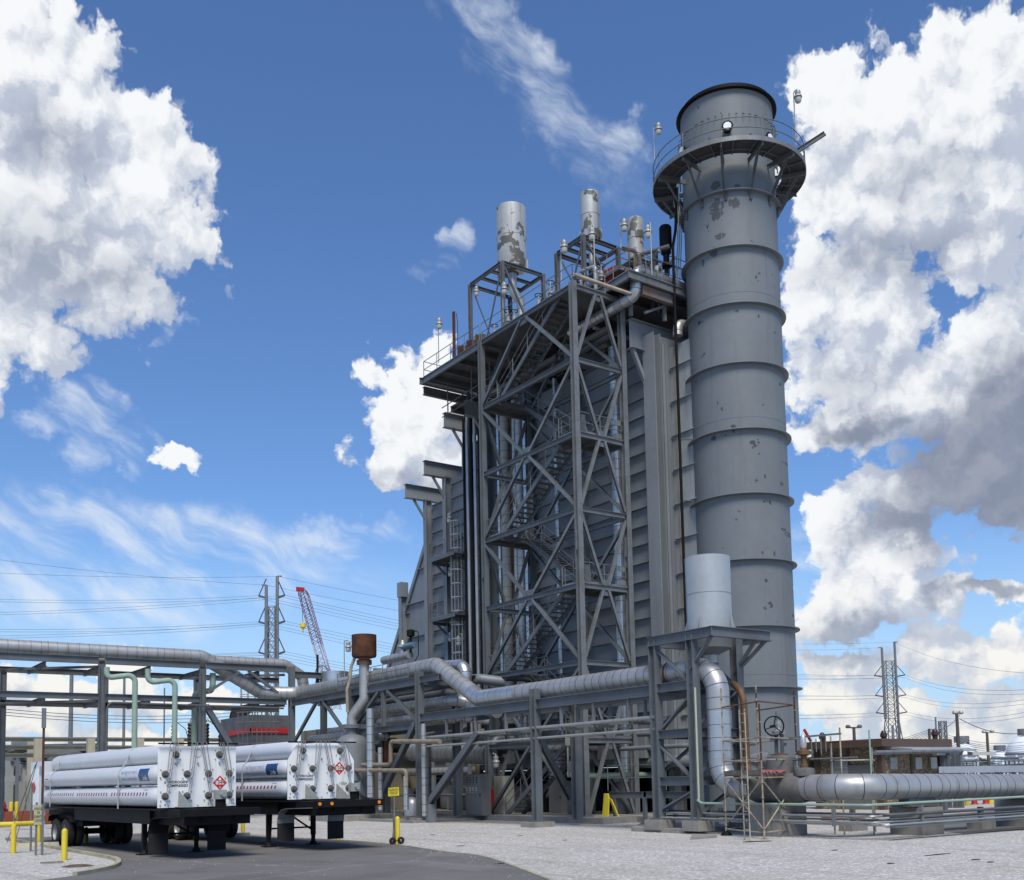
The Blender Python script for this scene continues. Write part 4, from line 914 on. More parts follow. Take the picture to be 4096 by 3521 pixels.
for p, q in (((DX0, 28.0, 6.1), (DX0, 26.95, 7.2)), ((DX1, 28.0, 6.1), (DX1, 26.95, 7.2)), ((DX1, DY0, 6.1), (31.1, 26.9, 7.2))): MB().chan(p, q, .18, .07, upv=(1, 0, 0)).build('knee_brace', STEEL, dt)
tk = T('drain_silencer', 'pale silver round tank with conical bottom on the tower platform in front of the stack', 'tank', (29.55, 28.25, ZP))
TC = (29.55, 28.3, 0)
MB().lathe([(.86, ZP+.06), (.87, 10.55), (.84, 10.55), (.84, 9.8)], TC, 48).lathe([(.872, 9.1), (.88, 9.1), (.88, 9.13), (.872, 9.13)], TC, 48).build('shell', SILV, tk)
MB().lathe([(.86, ZP+.06), (.95, ZP-.02), (.8, 7.0), (.26, 6.72), (.26, 6.45), (.30, 6.4)], TC, 40).build('cone_bottom', VESS, tk)
MB().lathe([(.30, 6.9), (.31, 6.45), (.2, 6.38), (.2, 6.28), (.1, 6.25), (.1, 5.9)], TC, 20).build('drain_cup', JACK, tk)
for a in (200, 290, 20, 110):
    c_, s_ = math.cos(R(a)), math.sin(R(a)); mb = MB()
    for e in (-.05, .05): mb.plate([(TC[0]+.88*c_-s_*e, TC[1]+.88*s_+c_*e, ZP), (TC[0]+1.08*c_-s_*e, TC[1]+1.08*s_+c_*e, ZP), (TC[0]+.9*c_-s_*e, TC[1]+.9*s_+c_*e, ZP+.62)], .015, (-s_, c_, 0))
    mb.build('lug', SILV, tk, smooth=False)
# ---------------------------------------------------------------- left pipe rack
LY = 64.9
lr = T('left_pipe_rack', 'tall grey two tier steel pipe rack spanning the left background behind the trailers', 'pipe rack', (18, 65, 0))
lx = (22.2, 16.1, 10.0, 3.9, -2.2)
for x in lx:
    ibp(lr, 'column', (x, LY, .1), (x, LY, 9.5), .36, .36, STEEL, (1, 0, 0))
for x in (23.6, 17.6, 11.6, 5.6): ibp(lr, 'column', (x, LY+5.2, .1), (x, LY+5.2, 9.4), .36, .36, STEEL, (1, 0, 0))
xs = (28.02,)+lx
for i in range(len(xs)-1):
    for z, d in ((9.72, .42), (7.0+.55, .36)):
        ibp(lr, 'beam', (xs[i]-.18, LY, z), (xs[i+1]+.18, LY, z), d, .24)
for z in (9.5, 7.45):
    ibp(lr, 'beam', (29.5, LY+5.2, z), (-4, LY+5.2, z), .36, .22, DKST)
    for x in (26, 22.4, 19, 16.3, 13, 10.2, 7, 4): ibp(lr, 'cross_beam', (x, LY+.1, z-.1), (x, LY+5.1, z-.1), .3, .18, DKST)
    MB().ang((27.8, LY+.2, z-.2), (22.4, LY+5, z-.2), .15).build('plan_brace', DKST, lr); MB().ang((16, LY+.2, z-.2), (10.2, LY+5, z-.2), .15).build('plan_brace', DKST, lr)
MB().ib((22.4, LY, 7.2), (25.6, LY, 2.2), .34, .34, .022, upv=(0, 1, 0)).build('brace', STEEL, lr)
MB().ib((22.5, LY, 8.0), (24.6, LY, 9.4), .16, .16, .016, upv=(0, 1, 0)).build('brace', STEEL, lr)
MB().ib((25.2, LY, 9.5), (27.9, LY, 7.7), .16, .16, .016, upv=(0, 1, 0)).build('brace', STEEL, lr)
# ---------------------------------------------------------------- the big jacketed pipe
PX = 28.75
pts = [(-6, LY+.7, 10.35), (22.4, LY+.7, 10.35), (26.4, LY+.7, 8.15), (PX, LY-.2, 8.15), (PX, 47.3, 8.25), (PX, 43.2, 6.16), (PX, 34, 6.16)]
mp = T('main_pipe', 'largest silver jacketed pipe running along the racks and down to the right', 'pipe', (PX, 50, 6))
pts_all = pts+[(PX, 27.25, 6.16), (PX, 27.25, 1.66), (PX, 21.3, 1.66), (60, 21.3, 1.22)]
MB().jacketed(pts_all, .43, 1.0, 36, .52, .02, .005, 10).build('pipe_run', JACK, mp, m2=SEAM_SHADE)
MB().path([(PX, 43.9, 6.52), (PX, 43.2, 6.16), (PX, 39.9, 6.16)], .434, 1.0, 28, 10).build('new_jacket', JACKB, mp)
MB().path([(PX, 27.25, 4.5), (PX, 27.25, 2.75)], .434, 1, 28).build('new_jacket', JACKB, mp)
MB().tube((PX, 29.72, 6.16), (PX, 29.64, 6.16), .46, 28).build('red_collar', RUST, mp)
pipe('jacketed_pipe', 'silver jacketed branch pipe rising beside the S bend of the largest pipe', [V((30.0, *gx(x_, y_, 30.0).yz)) for x_, y_ in ((1730, 2672), (1866, 2662), (1850, 2815), (1990, 2845))], .36, JACKB, .6, seams=.45)
pipe('jacketed_pipe', 'jacketed elbow pipe running behind the drain tower legs down to the ground', [(31.5, 28.6, 5.0), (30.2, 28.4, 4.9), (29.7, 28.3, 4.4), (29.7, 28.3, 1.9), (29.5, 26.2, 1.45), (29.5, 23, 1.45)], .3, JACK, .6, seams=.4)
pipe('rusty_drain_pipe', 'rust streaked pipe dropping beside the vertical run of the largest pipe', [(30.0, 27.6, 5.6), (29.75, 27.05, 5.3), (29.75, 26.9, 4.9), (29.75, 26.85, 2.4), (29.5, 26.4, 2.0)], .13, RUSTP, .35)
pipe('conduit', 'thin cream conduit standing against the drain tower legs', [(28.05, 27.72, 5.4), (28.05, 27.72, 1.25)], .04, mat('cream_conduit', (.45, .46, .34), None, 3, .3, .5), .1, n=8)
# second run of pipes on the left rack top
pipe('jacketed_pipe', 'jacketed pipe continuing along the left rack top past the corner', [(19, LY+1.9, 10.25), (28.5, LY+1.9, 10.25), (29.8, LY+1.9, 9.5), (30, LY+1.9, 8)], .38, JACK, .5, seams=.6)
for (y, z, r) in ((LY+2.9, 10.05, .12), (LY+3.6, 10.0, .09)): pipe('rack_line', 'thin pipe lying on the left rack behind the largest pipe', [(-5, y, z), (29, y, z)], r, DKST, .2, 'thin lines on the left rack', n=8)
for x, tp in ((17.9, 8.9), (20.3, 8.7)):
    pipe('mint_pipe', 'pale green pipe looping under the left rack top and dropping to the ground', [(x-1.6, LY-.35, 9.3), (x-1.6, LY-.35, tp-.25), (x, LY-.55, tp), (x, LY-.55, .1)], .165, MINT, .4, 'pale green droppers under the left rack', n=14)
pipe('mint_pipe', 'pale green pipe looping between the right columns of the left rack', [(23.0, LY+.4, 9.3), (23.0, LY+.4, 8.2), (22.7, LY+3, 8.2), (22.7, LY+3, .1)], .19, MINT, .4, n=14)
pipe('thin_pipe', 'thin dark pipe bending down a left rack column', [(27.5, LY-.3, 7.1), (16.4, LY-.3, 7.2), (16.35, LY-.3, 6.5), (16.35, LY-.3, .2)], .06, DKST, .4, n=8)
# pipes inside the front rack
for (x, z, r, y0, y1, m) in ((29.3, 6.35, .30, 46.5, 58, JACK), (30.1, 5.5, .24, 47, 63, JACK), (29.2, 5.05, .26, 56.5, 64, JACK), (28.9, 5.6, .22, 48.5, 54, JACK), (30, 6.9, .2, 48, 60, DKST), (31.2, 7.6, .28, 47, 62, VESS), (31.5, 6.1, .3, 47, 62, DKST)):
    pipe('rack_pipe', 'jacketed pipe lying between the frames of the front pipe rack', [(x, y1, z), (x, y0, z), (x+1.2, y0-.8, z-.2)], r, m, .5, 'pipes inside the front pipe rack', seams=.5 if m == JACK else 0, n=12)
# ---------------------------------------------------------------- flash vessel and rusty silencer
vc = gz(1405, 3262, .3); vc = V((24.9, 45.9, 0)) if False else vc
VR = .95
vx, vy = vc.x+.45, vc.y+.75
s = T('flash_vessel', 'grey domed upright vessel with silver skirt standing behind the second trailer', 'vessel', (vx, vy, .3))
pad('concrete_pad', vx-1.9, vx+2.4, vy-1.6, vy+1.8, .32)
zt_ = lambda y: gd(1405, y, math.hypot(vx, vy)).z
zd = zt_(2985); zn = zt_(2918)
MB().lathe([(VR, .9), (VR, zd), (VR*.93, zd+.3), (VR*.7, zd+.55), (VR*.35, zd+.68), (.33, zd+.70)], (vx, vy, 0), 36).build('shell', VESS, s)
MB().lathe([(VR+.05, .3), (VR+.05, 1.05), (VR, 1.08)], (vx, vy, 0), 36).build('skirt', SILV, s)
MB().lathe([(VR+.03, 2.2), (VR+.10, 2.25), (VR+.10, 2.75), (VR+.03, 2.8)], (vx, vy, 0), 36).build('support_ring', VESS, s)
a = va2 = math.atan2(-vy, -vx)+.75
mb = MB(); d_ = V((math.cos(a), math.sin(a), 0)); mb.tube(V((vx, vy, 1.9))+d_*(VR-.1), V((vx, vy, 1.9))+d_*(VR+.22), .5, 24); mb.tube(V((vx, vy, 1.9))+d_*(VR+.22), V((vx, vy, 1.9))+d_*(VR+.30), .58, 24); mb.build('manway', VESS, s)
zf = zt_(2905)
MB().tube((vx, vy, zd+.6), (vx, vy, zf-.1), .33, 20).tube((vx, vy, zf-.12), (vx, vy, zf-.02), .52, 24).tube((vx, vy, zf), (vx, vy, zf+.1), .52, 24).build('nozzle_flange', VESS, s)
b1 = V((vx, vy, zf+.1)); D_ = math.hypot(vx, vy)
sp = gd(1457, 2660, D_-.3); e0 = gd(1457, 2790, D_-.3)
rs_ = T('rusty_silencer', 'rusty brown drum silencer on a bent grey vent pipe above the flash vessel', 'silencer', (sp.x, sp.y, sp.z))
zb_ = gd(1457, 2635, D_-.3).z; ztp = gd(1457, 2541, D_-.3).z
MB().lathe([(.36, zb_), (.68, zb_+.08), (.72, zb_+.2), (.72, ztp), (.69, ztp), (.69, zb_+.8)], (sp.x, sp.y, 0), 32).build('drum', RUST, rs_)
MB().lathe([(.3, zb_-.35), (.44, zb_-.35), (.44, zb_-.24), (.44, zb_-.23), (.44, zb_-.1), (.3, zb_-.02)], (sp.x, sp.y, 0), 24).build('flange', RUSTP, rs_)
k1 = gd(1455, 2800, D_-.2); k2 = gd(1385, 2870, D_)
MB().path([(sp.x, sp.y, zb_-.3), (sp.x, sp.y, k1.z), (vx, vy, k2.z), (vx, vy, zf+.1)], .30, .55, 20, 8).build('vent_pipe', JACK, rs_)
MB().bar(gd(1440, 2757, D_-.3), gd(1505, 2750, D_+1), .14).build('pipe_guide', STEEL, rs_)
MB().path([(sp.x-.45, sp.y+.3, zb_+.05), gd(1405, 2665, D_-.2), gd(1400, 2720, D_-.2), gd(1388, 2760, D_-.2), gd(1390, 2850, D_-.1)], .09, .3, 8).build('drain_line', mat('tan_drain', (.33, .29, .22), (.22, .17, .12), 2, .5, .6), rs_)
# jacketed uprights beside the vessel
def vpipe(x, yb, yt, X, r, m, label, seams=.5):
    p = gx(x, yb, X); q = gx(x, yt, X)
    return pipe('jacketed_upright', label, [(X, p.y, max(.2, p.z)), (X, p.y, q.z)], r, m, .2, seams=seams)
vpipe(1484, 3190, 2835, 27.4, .22, JACKB, 'silver jacketed upright pipe right of the flash vessel')
vpipe(1523, 3240, 2990, 27.6, .13, JACK, 'silver jacketed upright with an elbow behind the yellow caution sign')
vpipe(1698, 3265, 2895, 27.9, .13, JACK, 'thin jacketed upright hugging the front of a rack column')
def pp(pts, X, zmin=.15): return [(lambda q: (X, q.y, max(zmin, q.z)))(gx(x, y, X)) for x, y in pts]
TAN = MATS['tan_pipe']
pipe('tan_pipe', 'tan pipe stepping up at right angles behind the caution sign', pp([(1450, 3060), (1563, 3060), (1563, 2966), (1760, 2966)], 27.5), .12, TAN, .25)
pipe('tan_pipe', 'long tan pipe from the second trailer ending in a jacketed drop', pp([(1420, 3082), (1625, 3082), (1625, 3230)], 27.3), .11, TAN, .25)
vpipe(1625, 3240, 3105, 27.3, .13, JACKB, 'bright jacketed drop ending in a domed pot right of the caution sign')
pt = gx(1650, 3235, 28.6); s = T('condensate_pot', 'small silver domed pot among the pipes right of the caution sign', 'pot', (28.6, pt.y, .3)); MB().lathe([(.45, .3), (.45, .9), (.36, 1.15), (.15, 1.3), (0, 1.32)], (28.6, pt.y, 0), 20).build('shell', JACK, s)
pipe('jacketed_pipe', 'big jacketed elbow pipe turning down behind the front rack column', pp([(1705, 3240), (1705, 2955), (1830, 2945)], 31.0), .3, JACK, .5, seams=.5)
pipe('jacketed_pipe', 'fat dark jacketed pipe crossing in the shade under the rack', pp([(1650, 3010), (1960, 3020)], 33.5), .55, JACK, .5, seams=.6)
for i, x in enumerate((1818, 1836)): pipe('mint_pipe', 'pale green upright pipe with a valve left of the control panel', pp([(x, 2950), (x, 3145), (x+40, 3150)], 31.2), .09, MINT, .2, 'pale green uprights by the control panel', n=10)
pipe('mint_pipe', 'pale green elbow pipe hanging behind the flash vessel', pp([(1524, 2900), (1524, 2970), (1440, 2965)], 30.5), .15, MINT, .4)
pipe('dark_pipe', 'dark red brown upright pipe behind the tan stepping pipe', pp([(1550, 3060), (1550, 2968), (1580, 2966)], 29.5), .22, RUST, .4)
# control panel and boxes
def panel(label, x0, x1, yb, yt, X, m, depth=.5):
    a, c = gx(x0, yb, X), gx(x1, yb, X); t = gx(x0, yt, X)
    return cabinet(label, (X, min(a.y, c.y), .26), (X+depth, max(a.y, c.y), t.z), m, 'control_cabinet', 'cabinet')
pc = panel('tall grey control cabinet with rows of gauges left of the red painted column', 1864, 1928, 3250, 3100, 31.0, PANEL, .6)
a = gx(1864, 3250, 31.0); 
for r_ in range(6):
    for c_ in range(4):
        q = gx(1869+12.5*c_, 3112+9*r_+ (14 if r_ > 2 else 0), 30.97); MB().tube((30.97, q.y, q.z), (30.93, q.y, q.z), .055 if 2 < r_ < 5 else .03, 10).build('gauge', GLASS if r_ > 2 else BLACK, pc)
panel('plain tan steel cabinet right of the red painted column', 1976, 2016, 3248, 3105, 32.4, PANELT, .7)
# fire extinguisher box on the red column band
MB().box((X0-.175, Y1-.175, .34), (X0+.175, Y1+.175, 1.62)).build('red_band', RED, tw, smooth=False)
q = gx(1942, 3232, X0-.25)
fb_ = T('fire_extinguisher_box', 'white and red fire extinguisher box beside the red painted tower column', 'extinguisher box', (X0-.3, q.y, .6))
MB().box((X0-.5, q.y-.16, .55), (X0-.2, q.y+.3, 1.5)).build('box', mat('pinkish_white', (.55, .42, .42), (.45, .33, .33), 2, .4, .5), fb_, smooth=False)
MB().box((X0-.515, q.y-.05, 1.1), (X0-.502, q.y+.2, 1.4)).build('window', BLACK, fb_, smooth=False); MB().box((X0-.512, q.y-.02, .65), (X0-.503, q.y+.18, .95)).build('label_plate', RED, fb_, smooth=False)
q = gx(2414, 3262, 33.2)
yb_ = T('yellow_barrier', 'bright yellow folding floor barrier standing by the stair tower corner column', 'barrier', (33.2, q.y, .28))
MB().plate([(32.9, 39.0, .28), (32.9, 38.6, .28), (33.0, 38.62, 1.15), (33.0, 38.68, 1.38), (33.0, 38.95, 1.38)], .08, (1, 0, 0)).plate([(33.3, 38.45, .28), (33.3, 38.3, .28), (33.05, 38.5, 1.1), (33.05, 38.66, 1.15)], .08, (1, 0, 0)).build('board', YEL, yb_, smooth=False)
# switch box and lamp on the rack column by the tower
q = gx(2292, 3060, 31.9)
sb = T('switch_box', 'grey electrical switch box with conduits on the narrow column beside the tower corner', 'switch box', (31.9, q.y, q.z))
MB().box((31.75, q.y-.16, q.z-.28), (31.95, q.y+.2, q.z+.18)).build('box', PANEL, sb, smooth=False)
mb = MB()
for e, zt in ((-.3, 6.2), (.32, 4.2)): mb.path([(31.85, q.y+e, q.z-.6), (31.85, q.y+e, zt)], .04, .1, 8)
for e in (-.28, -.1, .1, .3): mb.lathe([(.05, -.6), (.08, -.5), (.08, -.35), (.05, -.25)], (31.85, q.y+e, q.z), 10)
mb.build('conduit', LAMPM, sb)
MB().box((31.78, q.y+.25, q.z+.95), (31.95, q.y+.42, q.z+1.5)).build('horn', LAMPM, sb, smooth=False)
ibp(fr, 'column', (32.1, q.y-.1, .3), (32.1, q.y-.1, 5.6), .3, .3, STEEL, (0, 1, 0))
# low walkway and rails between tower and drain tower
lw = T('low_walkway', 'low steel walkway with pipe rails under the boiler right of the stair tower', 'walkway', (34.5, 37, .3))
for (ya, yb) in ((39.0, 36.6), (36.4, 33.0)): ibp(lw, 'channel_beam', (33.4, ya, 1.3), (33.4, yb, 1.3), .3, .12); 
mb = MB(); rail(mb, [(33.4, 39.1, 1.5), (33.4, 33.0, 1.5)], toe=False, post=1.9, h=1.2, mids=(.6,)); mb.build('guard_rail', GALV, lw)
for y in (38.6, 36.5, 34.5): MB().bar((33.4, y, .1), (33.4, y, 1.2), .16).build('post', STEEL, lw)
# dark plant under the casing
rr = random.Random(21)
def rr_(a, b): return rr.uniform(a, b)
for i in range(30):
    y = rr_(39.5, 68); x = rr_(33.6, 40); z = rr_(.7, 4.6); m = rr.choice((DKST, DKST, JACK, VESS, BLACK, TAN, MINT))
    k = i % 3
    if k == 0: pts = [(x, y, z), (x, y-rr_(3, 7), z), (x+1.5, y-8, z)]
    elif k == 1: pts = [(x, y, .3), (x, y, z+1), (x+rr_(.5, 2), y, z+1)]
    else: pts = [(33.2, y, z), (x+3, y, z), (x+3, y, .3)]
    pipe('shaded_pipe', 'pipe in the dark space under the boiler', pts, rr_(.07, .32), m, .4, 'pipes in the dark under the boiler', n=10, seams=.5 if m == JACK else 0)
for i in range(14):
    y = 41+i*2.1+rr_(-.4, .4); x = rr_(34.5, 37); w_ = rr_(.5, 1.2); h_ = rr_(.9, 2.3)
    cabinet('dark equipment box in the shade under the boiler', (x, y-w_/2, .26), (x+rr_(.6, 1.4), y+w_/2, .26+h_), rr.choice((DKST, PANEL, VESS, BLACK)))['group'] = 'equipment boxes under the boiler'
for i in range(7):
    y = 43+i*3.6; x = 38+rr_(-.5, 1.5)
    s = T('shaded_vessel', 'round vessel in the dark under the boiler', 'vessel', (x, y, .3), 'vessels under the boiler'); r_ = rr_(.5, .9)
    MB().lathe([(r_*.9, .3), (r_, .6), (r_, 2.3), (r_*.6, 2.6), (0, 2.65)], (x, y, 0), 20).build('shell', rr.choice((DKST, VESS, PANEL)), s)
# dark box added behind the boiler legs to keep the gaps dark
ph = T('dark_backing_box', 'low dark box added behind the boiler legs to darken the gaps', 'enclosure', (44, 52, 0))
MB().box((42.5, 38.6, .2), (46, 72, 2.75)).build('wall', DKST, ph, smooth=False)
for y in range(40, 71, 3): MB().box((42.42, y, .25), (42.498, y+1.1, 2.3)).build('door', BLACK, ph, smooth=False)
# left low building part under the rack corner
lb = T('duct_shelter', 'tan plated enclosure behind the rack corner under the inlet duct', 'enclosure', (34, 68, 0))
MB().box((32, 63, .2), (39, 72, 6.0)).build('wall', mat('tan_plate', (.20, .185, .135), (.16, .15, .12), 1, .5, .6), lb, smooth=False)
mb = MB()
for y in (63, 65, 67, 69, 71): mb.box((31.9, y, .2), (31.998, y+.15, 6))
mb.build('batten', DKST, lb, smooth=False)
# ladder-like stair below the first landing is part of the tower; pipes rising beside it
pipe('jacketed_pipe', 'wide silver funnel pipe bending to the ground behind the lowest stairs', [(36, 46.6, 4.4), (36, 46.4, 1.9), (36, 45.2, .7), (36, 44, .7)], .5, JACK, .9, seams=.7)
# equipment on the rack corner deck
k0 = gx(1270, 2650, 31); s = T('handwheel_valve', 'black rising stem valve with hand wheel above the rack corner', 'valve', (31, k0.y, HI)); 
MB().lathe([(.5, HI), (.3, HI+.1), (.18, HI+1.2), (.1, HI+1.9), (.12, HI+2.0), (.08, HI+2.1), (.08, HI+3.4)], (31, k0.y, 0), 12).build('stem', BLACK, s)
wv = MB()
for i in range(20):
    a, c = i*2*math.pi/20, (i+1)*2*math.pi/20; wv.tube((31+.5, k0.y-.7, HI+2.1), (31+.5, k0.y-.7, HI+2.1), .01, 3) if False else wv.tube((31+.5*math.cos(a), k0.y-.75, HI+2.05+.5*math.sin(a)), (31+.5*math.cos(c), k0.y-.75, HI+2.05+.5*math.sin(c)), .03, 5)
wv.tube((30.5, k0.y-.75, HI+2.05), (31.5, k0.y-.75, HI+2.05), .025, 5).tube((31, k0.y-.75, HI+1.55), (31, k0.y-.75, HI+2.55), .025, 5).tube((31, k0.y-.75, HI+2.05), (31, k0.y, HI+2.05), .04, 6)
wv.build('handwheel', BLACK, s)
k1 = gx(1342, 2700, 30.5); s = T('valve_drum', 'silver drum under the rising stem valve on the rack', 'drum', (30.5, k1.y, HI)); MB().lathe([(.85, HI), (.85, gx(1342, 2688, 30.5).z), (0, gx(1342, 2688, 30.5).z)], (30.5, k1.y, 0), 28).build('shell', JACKB, s)
t0, t1 = gx(1535, 2642, 32), gx(1640, 2648, 32)
pipe('jacketed_pipe', 'jacketed header with control valve lying above the largest pipe left of the boiler duct', [(32, t0.y, t0.z), (32, t1.y, t0.z)], .26, JACK, .2, seams=.5)
s = T('control_valve', 'blue and silver control valve with looped tubing above the jacketed header', 'valve', (32, t1.y, t0.z)); q = gx(1640, 2590, 32); y_ = q.y
MB().lathe([(.2, 0), (.2, .5), (.34, .55), (.34, .7), (.2, .72), (.12, 1.0)], (32, y_+.9, t0.z), 14).build('valve_body', JACK, s)
MB().tube((32, y_+.9, q.z+.1), (32, y_-.6, q.z+.1), .2, 12).build('actuator', mat('blue_grey', (.10, .17, .23), None, 2, .4, .5), s)
MB().lathe([(.06, 0), (.06, .9), (.25, 1.0), (.25, 1.35), (.1, 1.4)], (32, y_-.1, q.z-.3), 12).build('positioner', BLACK, s)
MB().path([(32, y_-.2, q.z+.9), (31.9, y_-1.2, q.z+.9), (31.9, y_-1.2, q.z-.6), (32, y_-.6, q.z-.9)], .03, .3, 6).build('tubing', BLACK, s)
# ---------------------------------------------------------------- hydrogen tube trailers
def trailer(root, num, zb=1.5, cut=.0, plate_h=1.82, nose=1.9, number='67'):
    """built round the plate centre: +y towards the rear"""
    ox, oy = root.location.x, root.location.y
    def W(x, y, z): return V((ox+x, oy+y, z))
    def bx(mb, a, c): return mb.box((ox+a[0], oy+a[1], a[2]), (ox+c[0], oy+c[1], c[2]))
    zs = (zb+.34, zb+.34+.66, zb+.34+1.27)
    L = 12.7
    def tubeobj(x, z, y0):
        mb = MB(); r = .305
        mb.lathe([(.10, y0), (.2, y0+.06), (.275, y0+.2), (r, y0+.42), (r, L-.5), (.28, L-.25), (.18, L-.08), (.1, L)], (ox+x, oy, z), 28, 'y')
        return mb.build('gas_cylinder', TUBEW, root)
    first = None
    for z, xs_ in ((zs[0], (-1., -.335, .335, 1.)), (zs[1], (-1., -.335, .335, 1.)), (zs[2], (-.68, .68))):
        for x in xs_:
            t = tubeobj(x, z, .12)
            if x == -1. and z == zs[0]: low = t
            if x == -1. and z == zs[1]: mid = t
    tt = zs[2]; 
    # front plate
    pts = [W(-1.22, 0, zb), W(1.22, 0, zb), W(1.22, 0, zb+plate_h-cut), W(1.22-cut*.62, 0, zb+plate_h), W(-1.22+cut*.62, 0, zb+plate_h), W(-1.22, 0, zb+plate_h-cut)]
    if not cut: pts = pts[:3]+[W(-1.22, 0, zb+plate_h)]
    mb = MB().plate(pts, .03, (0, 1, 0)); fp = mb.build('front_plate', WHITE, root, smooth=False)
    cyl = [(-1., zs[0], '4'), (-.335, zs[0], '3'), (.335, zs[0], '2'), (1., zs[0], '1'), (-1., zs[1], '8'), (-.335, zs[1], '7'), (.335, zs[1], '6'), (1., zs[1], '5'), (-.68, zs[2]-.03, '10'), (.68, zs[2]-.03, '9')]
    bolt = MB(); hz = MB()
    for x, z, n_ in cyl:
        mb = MB(); mb.lathe([(.11, 0), (.11, -.02), (.07, -.03), (.07, -.06), (.04, -.065), (.04, -.16)], (ox+x, oy, z), 14, 'y'); mb.box((ox+x-.04, oy-.19, z-.04), (ox+x+.04, oy-.11, z+.05)); mb.build('cylinder_valve', mat_valve, root)
        for a in range(4): c_, s_ = math.cos(R(45+90*a)), math.sin(R(45+90*a)); bolt.tube(W(x+.19*c_, 0, z+.19*s_), W(x+.19*c_, -.03, z+.19*s_), .018, 6)
        text_mb(n_, .12, lambda a, c, x=x, z=z: W(x+a, -.004, z-.26+c)).build('cylinder_number', INK, fp, smooth=False)
        dx = .16 if x < 0 else -.16
        if z > zs[2]-.1: dx *= .2
        for e in (-.028, .028) if z < zs[1]-.1 or False else (-.0,):
            MB().tube(W(x+e, -.2, z+.05), W(x+e+dx*(1.6 if z < zs[0]+.1 else .7), -.12, zb+plate_h+.12), .013, 6).build('hose', mat_hose, root)
    for x in (-1.15, 1.15):
        for z in (zb+.08, zb+.9): bolt.tube(W(x, 0, z), W(x, -.03, z), .02, 6)
    for x in (-.68, 0, .68): bolt.tube(W(x, 0, zb+1.3), W(x, -.06, zb+1.33), .025, 6)
    for x in (-.9, -.45, .0, .45, .9): bolt.tube(W(x, 0, zb+.06), W(x, -.03, zb+.06), .018, 6)
    bolt.build('bolt', LAMPM, fp)
    MB().bar(W(-1.25, -.1, zb+plate_h+.08), W(1.25, -.1, zb+plate_h+.08), .03, .05).build('perforated_rail', BLACK, root, smooth=False)
    text_mb('HYDROGEN\nCOMPRESSED', .108, lambda a, c: W(-.63+a, -.004, zb+.70+c), bold=.003).build('lettering', INK, fp, smooth=False)
    text_mb(number, .135, lambda a, c: W((.72 if number == '67' else .80)+a, -.004, zb+.33+c+(.16 if number != '67' else 0))).build('lettering', INK, fp, smooth=False)
    if not cut:
        MB().lathe([(.115, -.006), (.13, -.006), (.13, -.001), (.115, -.001), (.115, -.006)], (ox, oy, zb+1.62), 24, 'y').build('ring_mark', LAMPM, fp)
    # placard 1049
    pz, px_ = zb+.72 if not cut else zb+1.0, .70 if not cut else .66
    h_ = .22
    def diamond(h, y): return [W(px_, y, pz-h), W(px_+h, y, pz), W(px_, y, pz+h), W(px_-h, y, pz)]
    pl = MB().plate(diamond(h_, -.012), .01, (0, 1, 0)).build('placard', PLRED, fp, smooth=False)
    MB().box(W(px_-.13, -.016, pz-.055), W(px_+.13, -.0125, pz+.055)).build('number_strip', WINK, pl, smooth=False)
    text_mb('1049', .13, lambda a, c: W(px_+a, -.019, pz+c), bold=.003).build('lettering', INK, pl, smooth=False)
    text_mb('2', .07, lambda a, c: W(px_+a, -.0165, pz-.145+c), bold=.002).build('lettering', WINK, pl, smooth=False)
    MB().plate([W(px_-.04, -.0135, pz+.08), W(px_+.04, -.0135, pz+.08), W(px_+.045, -.0135, pz+.115), W(px_+.02, -.0135, pz+.125), W(px_, -.0135, pz+.17), W(px_-.02, -.0135, pz+.12), W(px_-.045, -.0135, pz+.115)], .002, (0, 1, 0)).build('flame_mark', WINK, pl, smooth=False)
    if not cut:
        q = []
    for x in ((-.62, ) if not cut else (-.62, .52)):
        MB().plate([W(x, -.03, zb), W(x+.28, -.5, zb), W(x+.02, -.03, zb+.5)], .03, (.8, .5, 0)).build('gusset', LAMPM, root, smooth=False)
        MB().box(W(x-.09, -.02, zb+.02), W(x+.09, -.004, zb+.48)).build('gusset_plate', WHITE, root, smooth=False)
    gx0 = .55 if not cut else 1.0
    MB().box(W(gx0-.17, -.5, zb+.22), W(gx0+.17, -.3, zb+.5)).tube(W(gx0+.04, -.5, zb+.36), W(gx0+.04, -.6, zb+.36), .08, 12).build('gladhand_box', LAMPM, root, smooth=False)
    MB().box(W(gx0-.14, -.45, zb-.05), W(gx0+.16, -.35, zb+.22)).build('bracket', BLACK, root, smooth=False)
    # straps over the near side
    for y in (3.3, 11.2):
        for sx_ in (-1, 1):
            P_ = [W(sx_*1.02, y, zb-.1)]+[W(sx_*(1.+.31*math.cos(R(a))), y, zs[1]+.31*math.sin(R(a))) for a in (0, 35, 55)]+[W(sx_*(.68+.31*math.cos(R(a))), y, zs[2]+.31*math.sin(R(a))) for a in (50, 75, 95)]+[W(0, y, zs[2]+.31)]
            P_[0] = W(sx_*1.31, y, zb-.05)
            mb = MB()
            for a, c in zip(P_, P_[1:]): mb.bar(a, c, .014, .10, upv=(0, 1, 0)) if False else mb.add([a+V((0, -.05, 0)), a+V((0, .05, 0)), c+V((0, .05, 0)), c+V((0, -.05, 0)), a+V((sx_*.012, -.05, .008)), a+V((sx_*.012, .05, .008)), c+V((sx_*.012, .05, .008)), c+V((sx_*.012, -.05, .008))], [(0, 1, 2, 3), (4, 5, 6, 7), (0, 1, 5, 4), (3, 2, 6, 7), (0, 3, 7, 4), (1, 2, 6, 5)])
            mb.build('strap', STRAP, root)
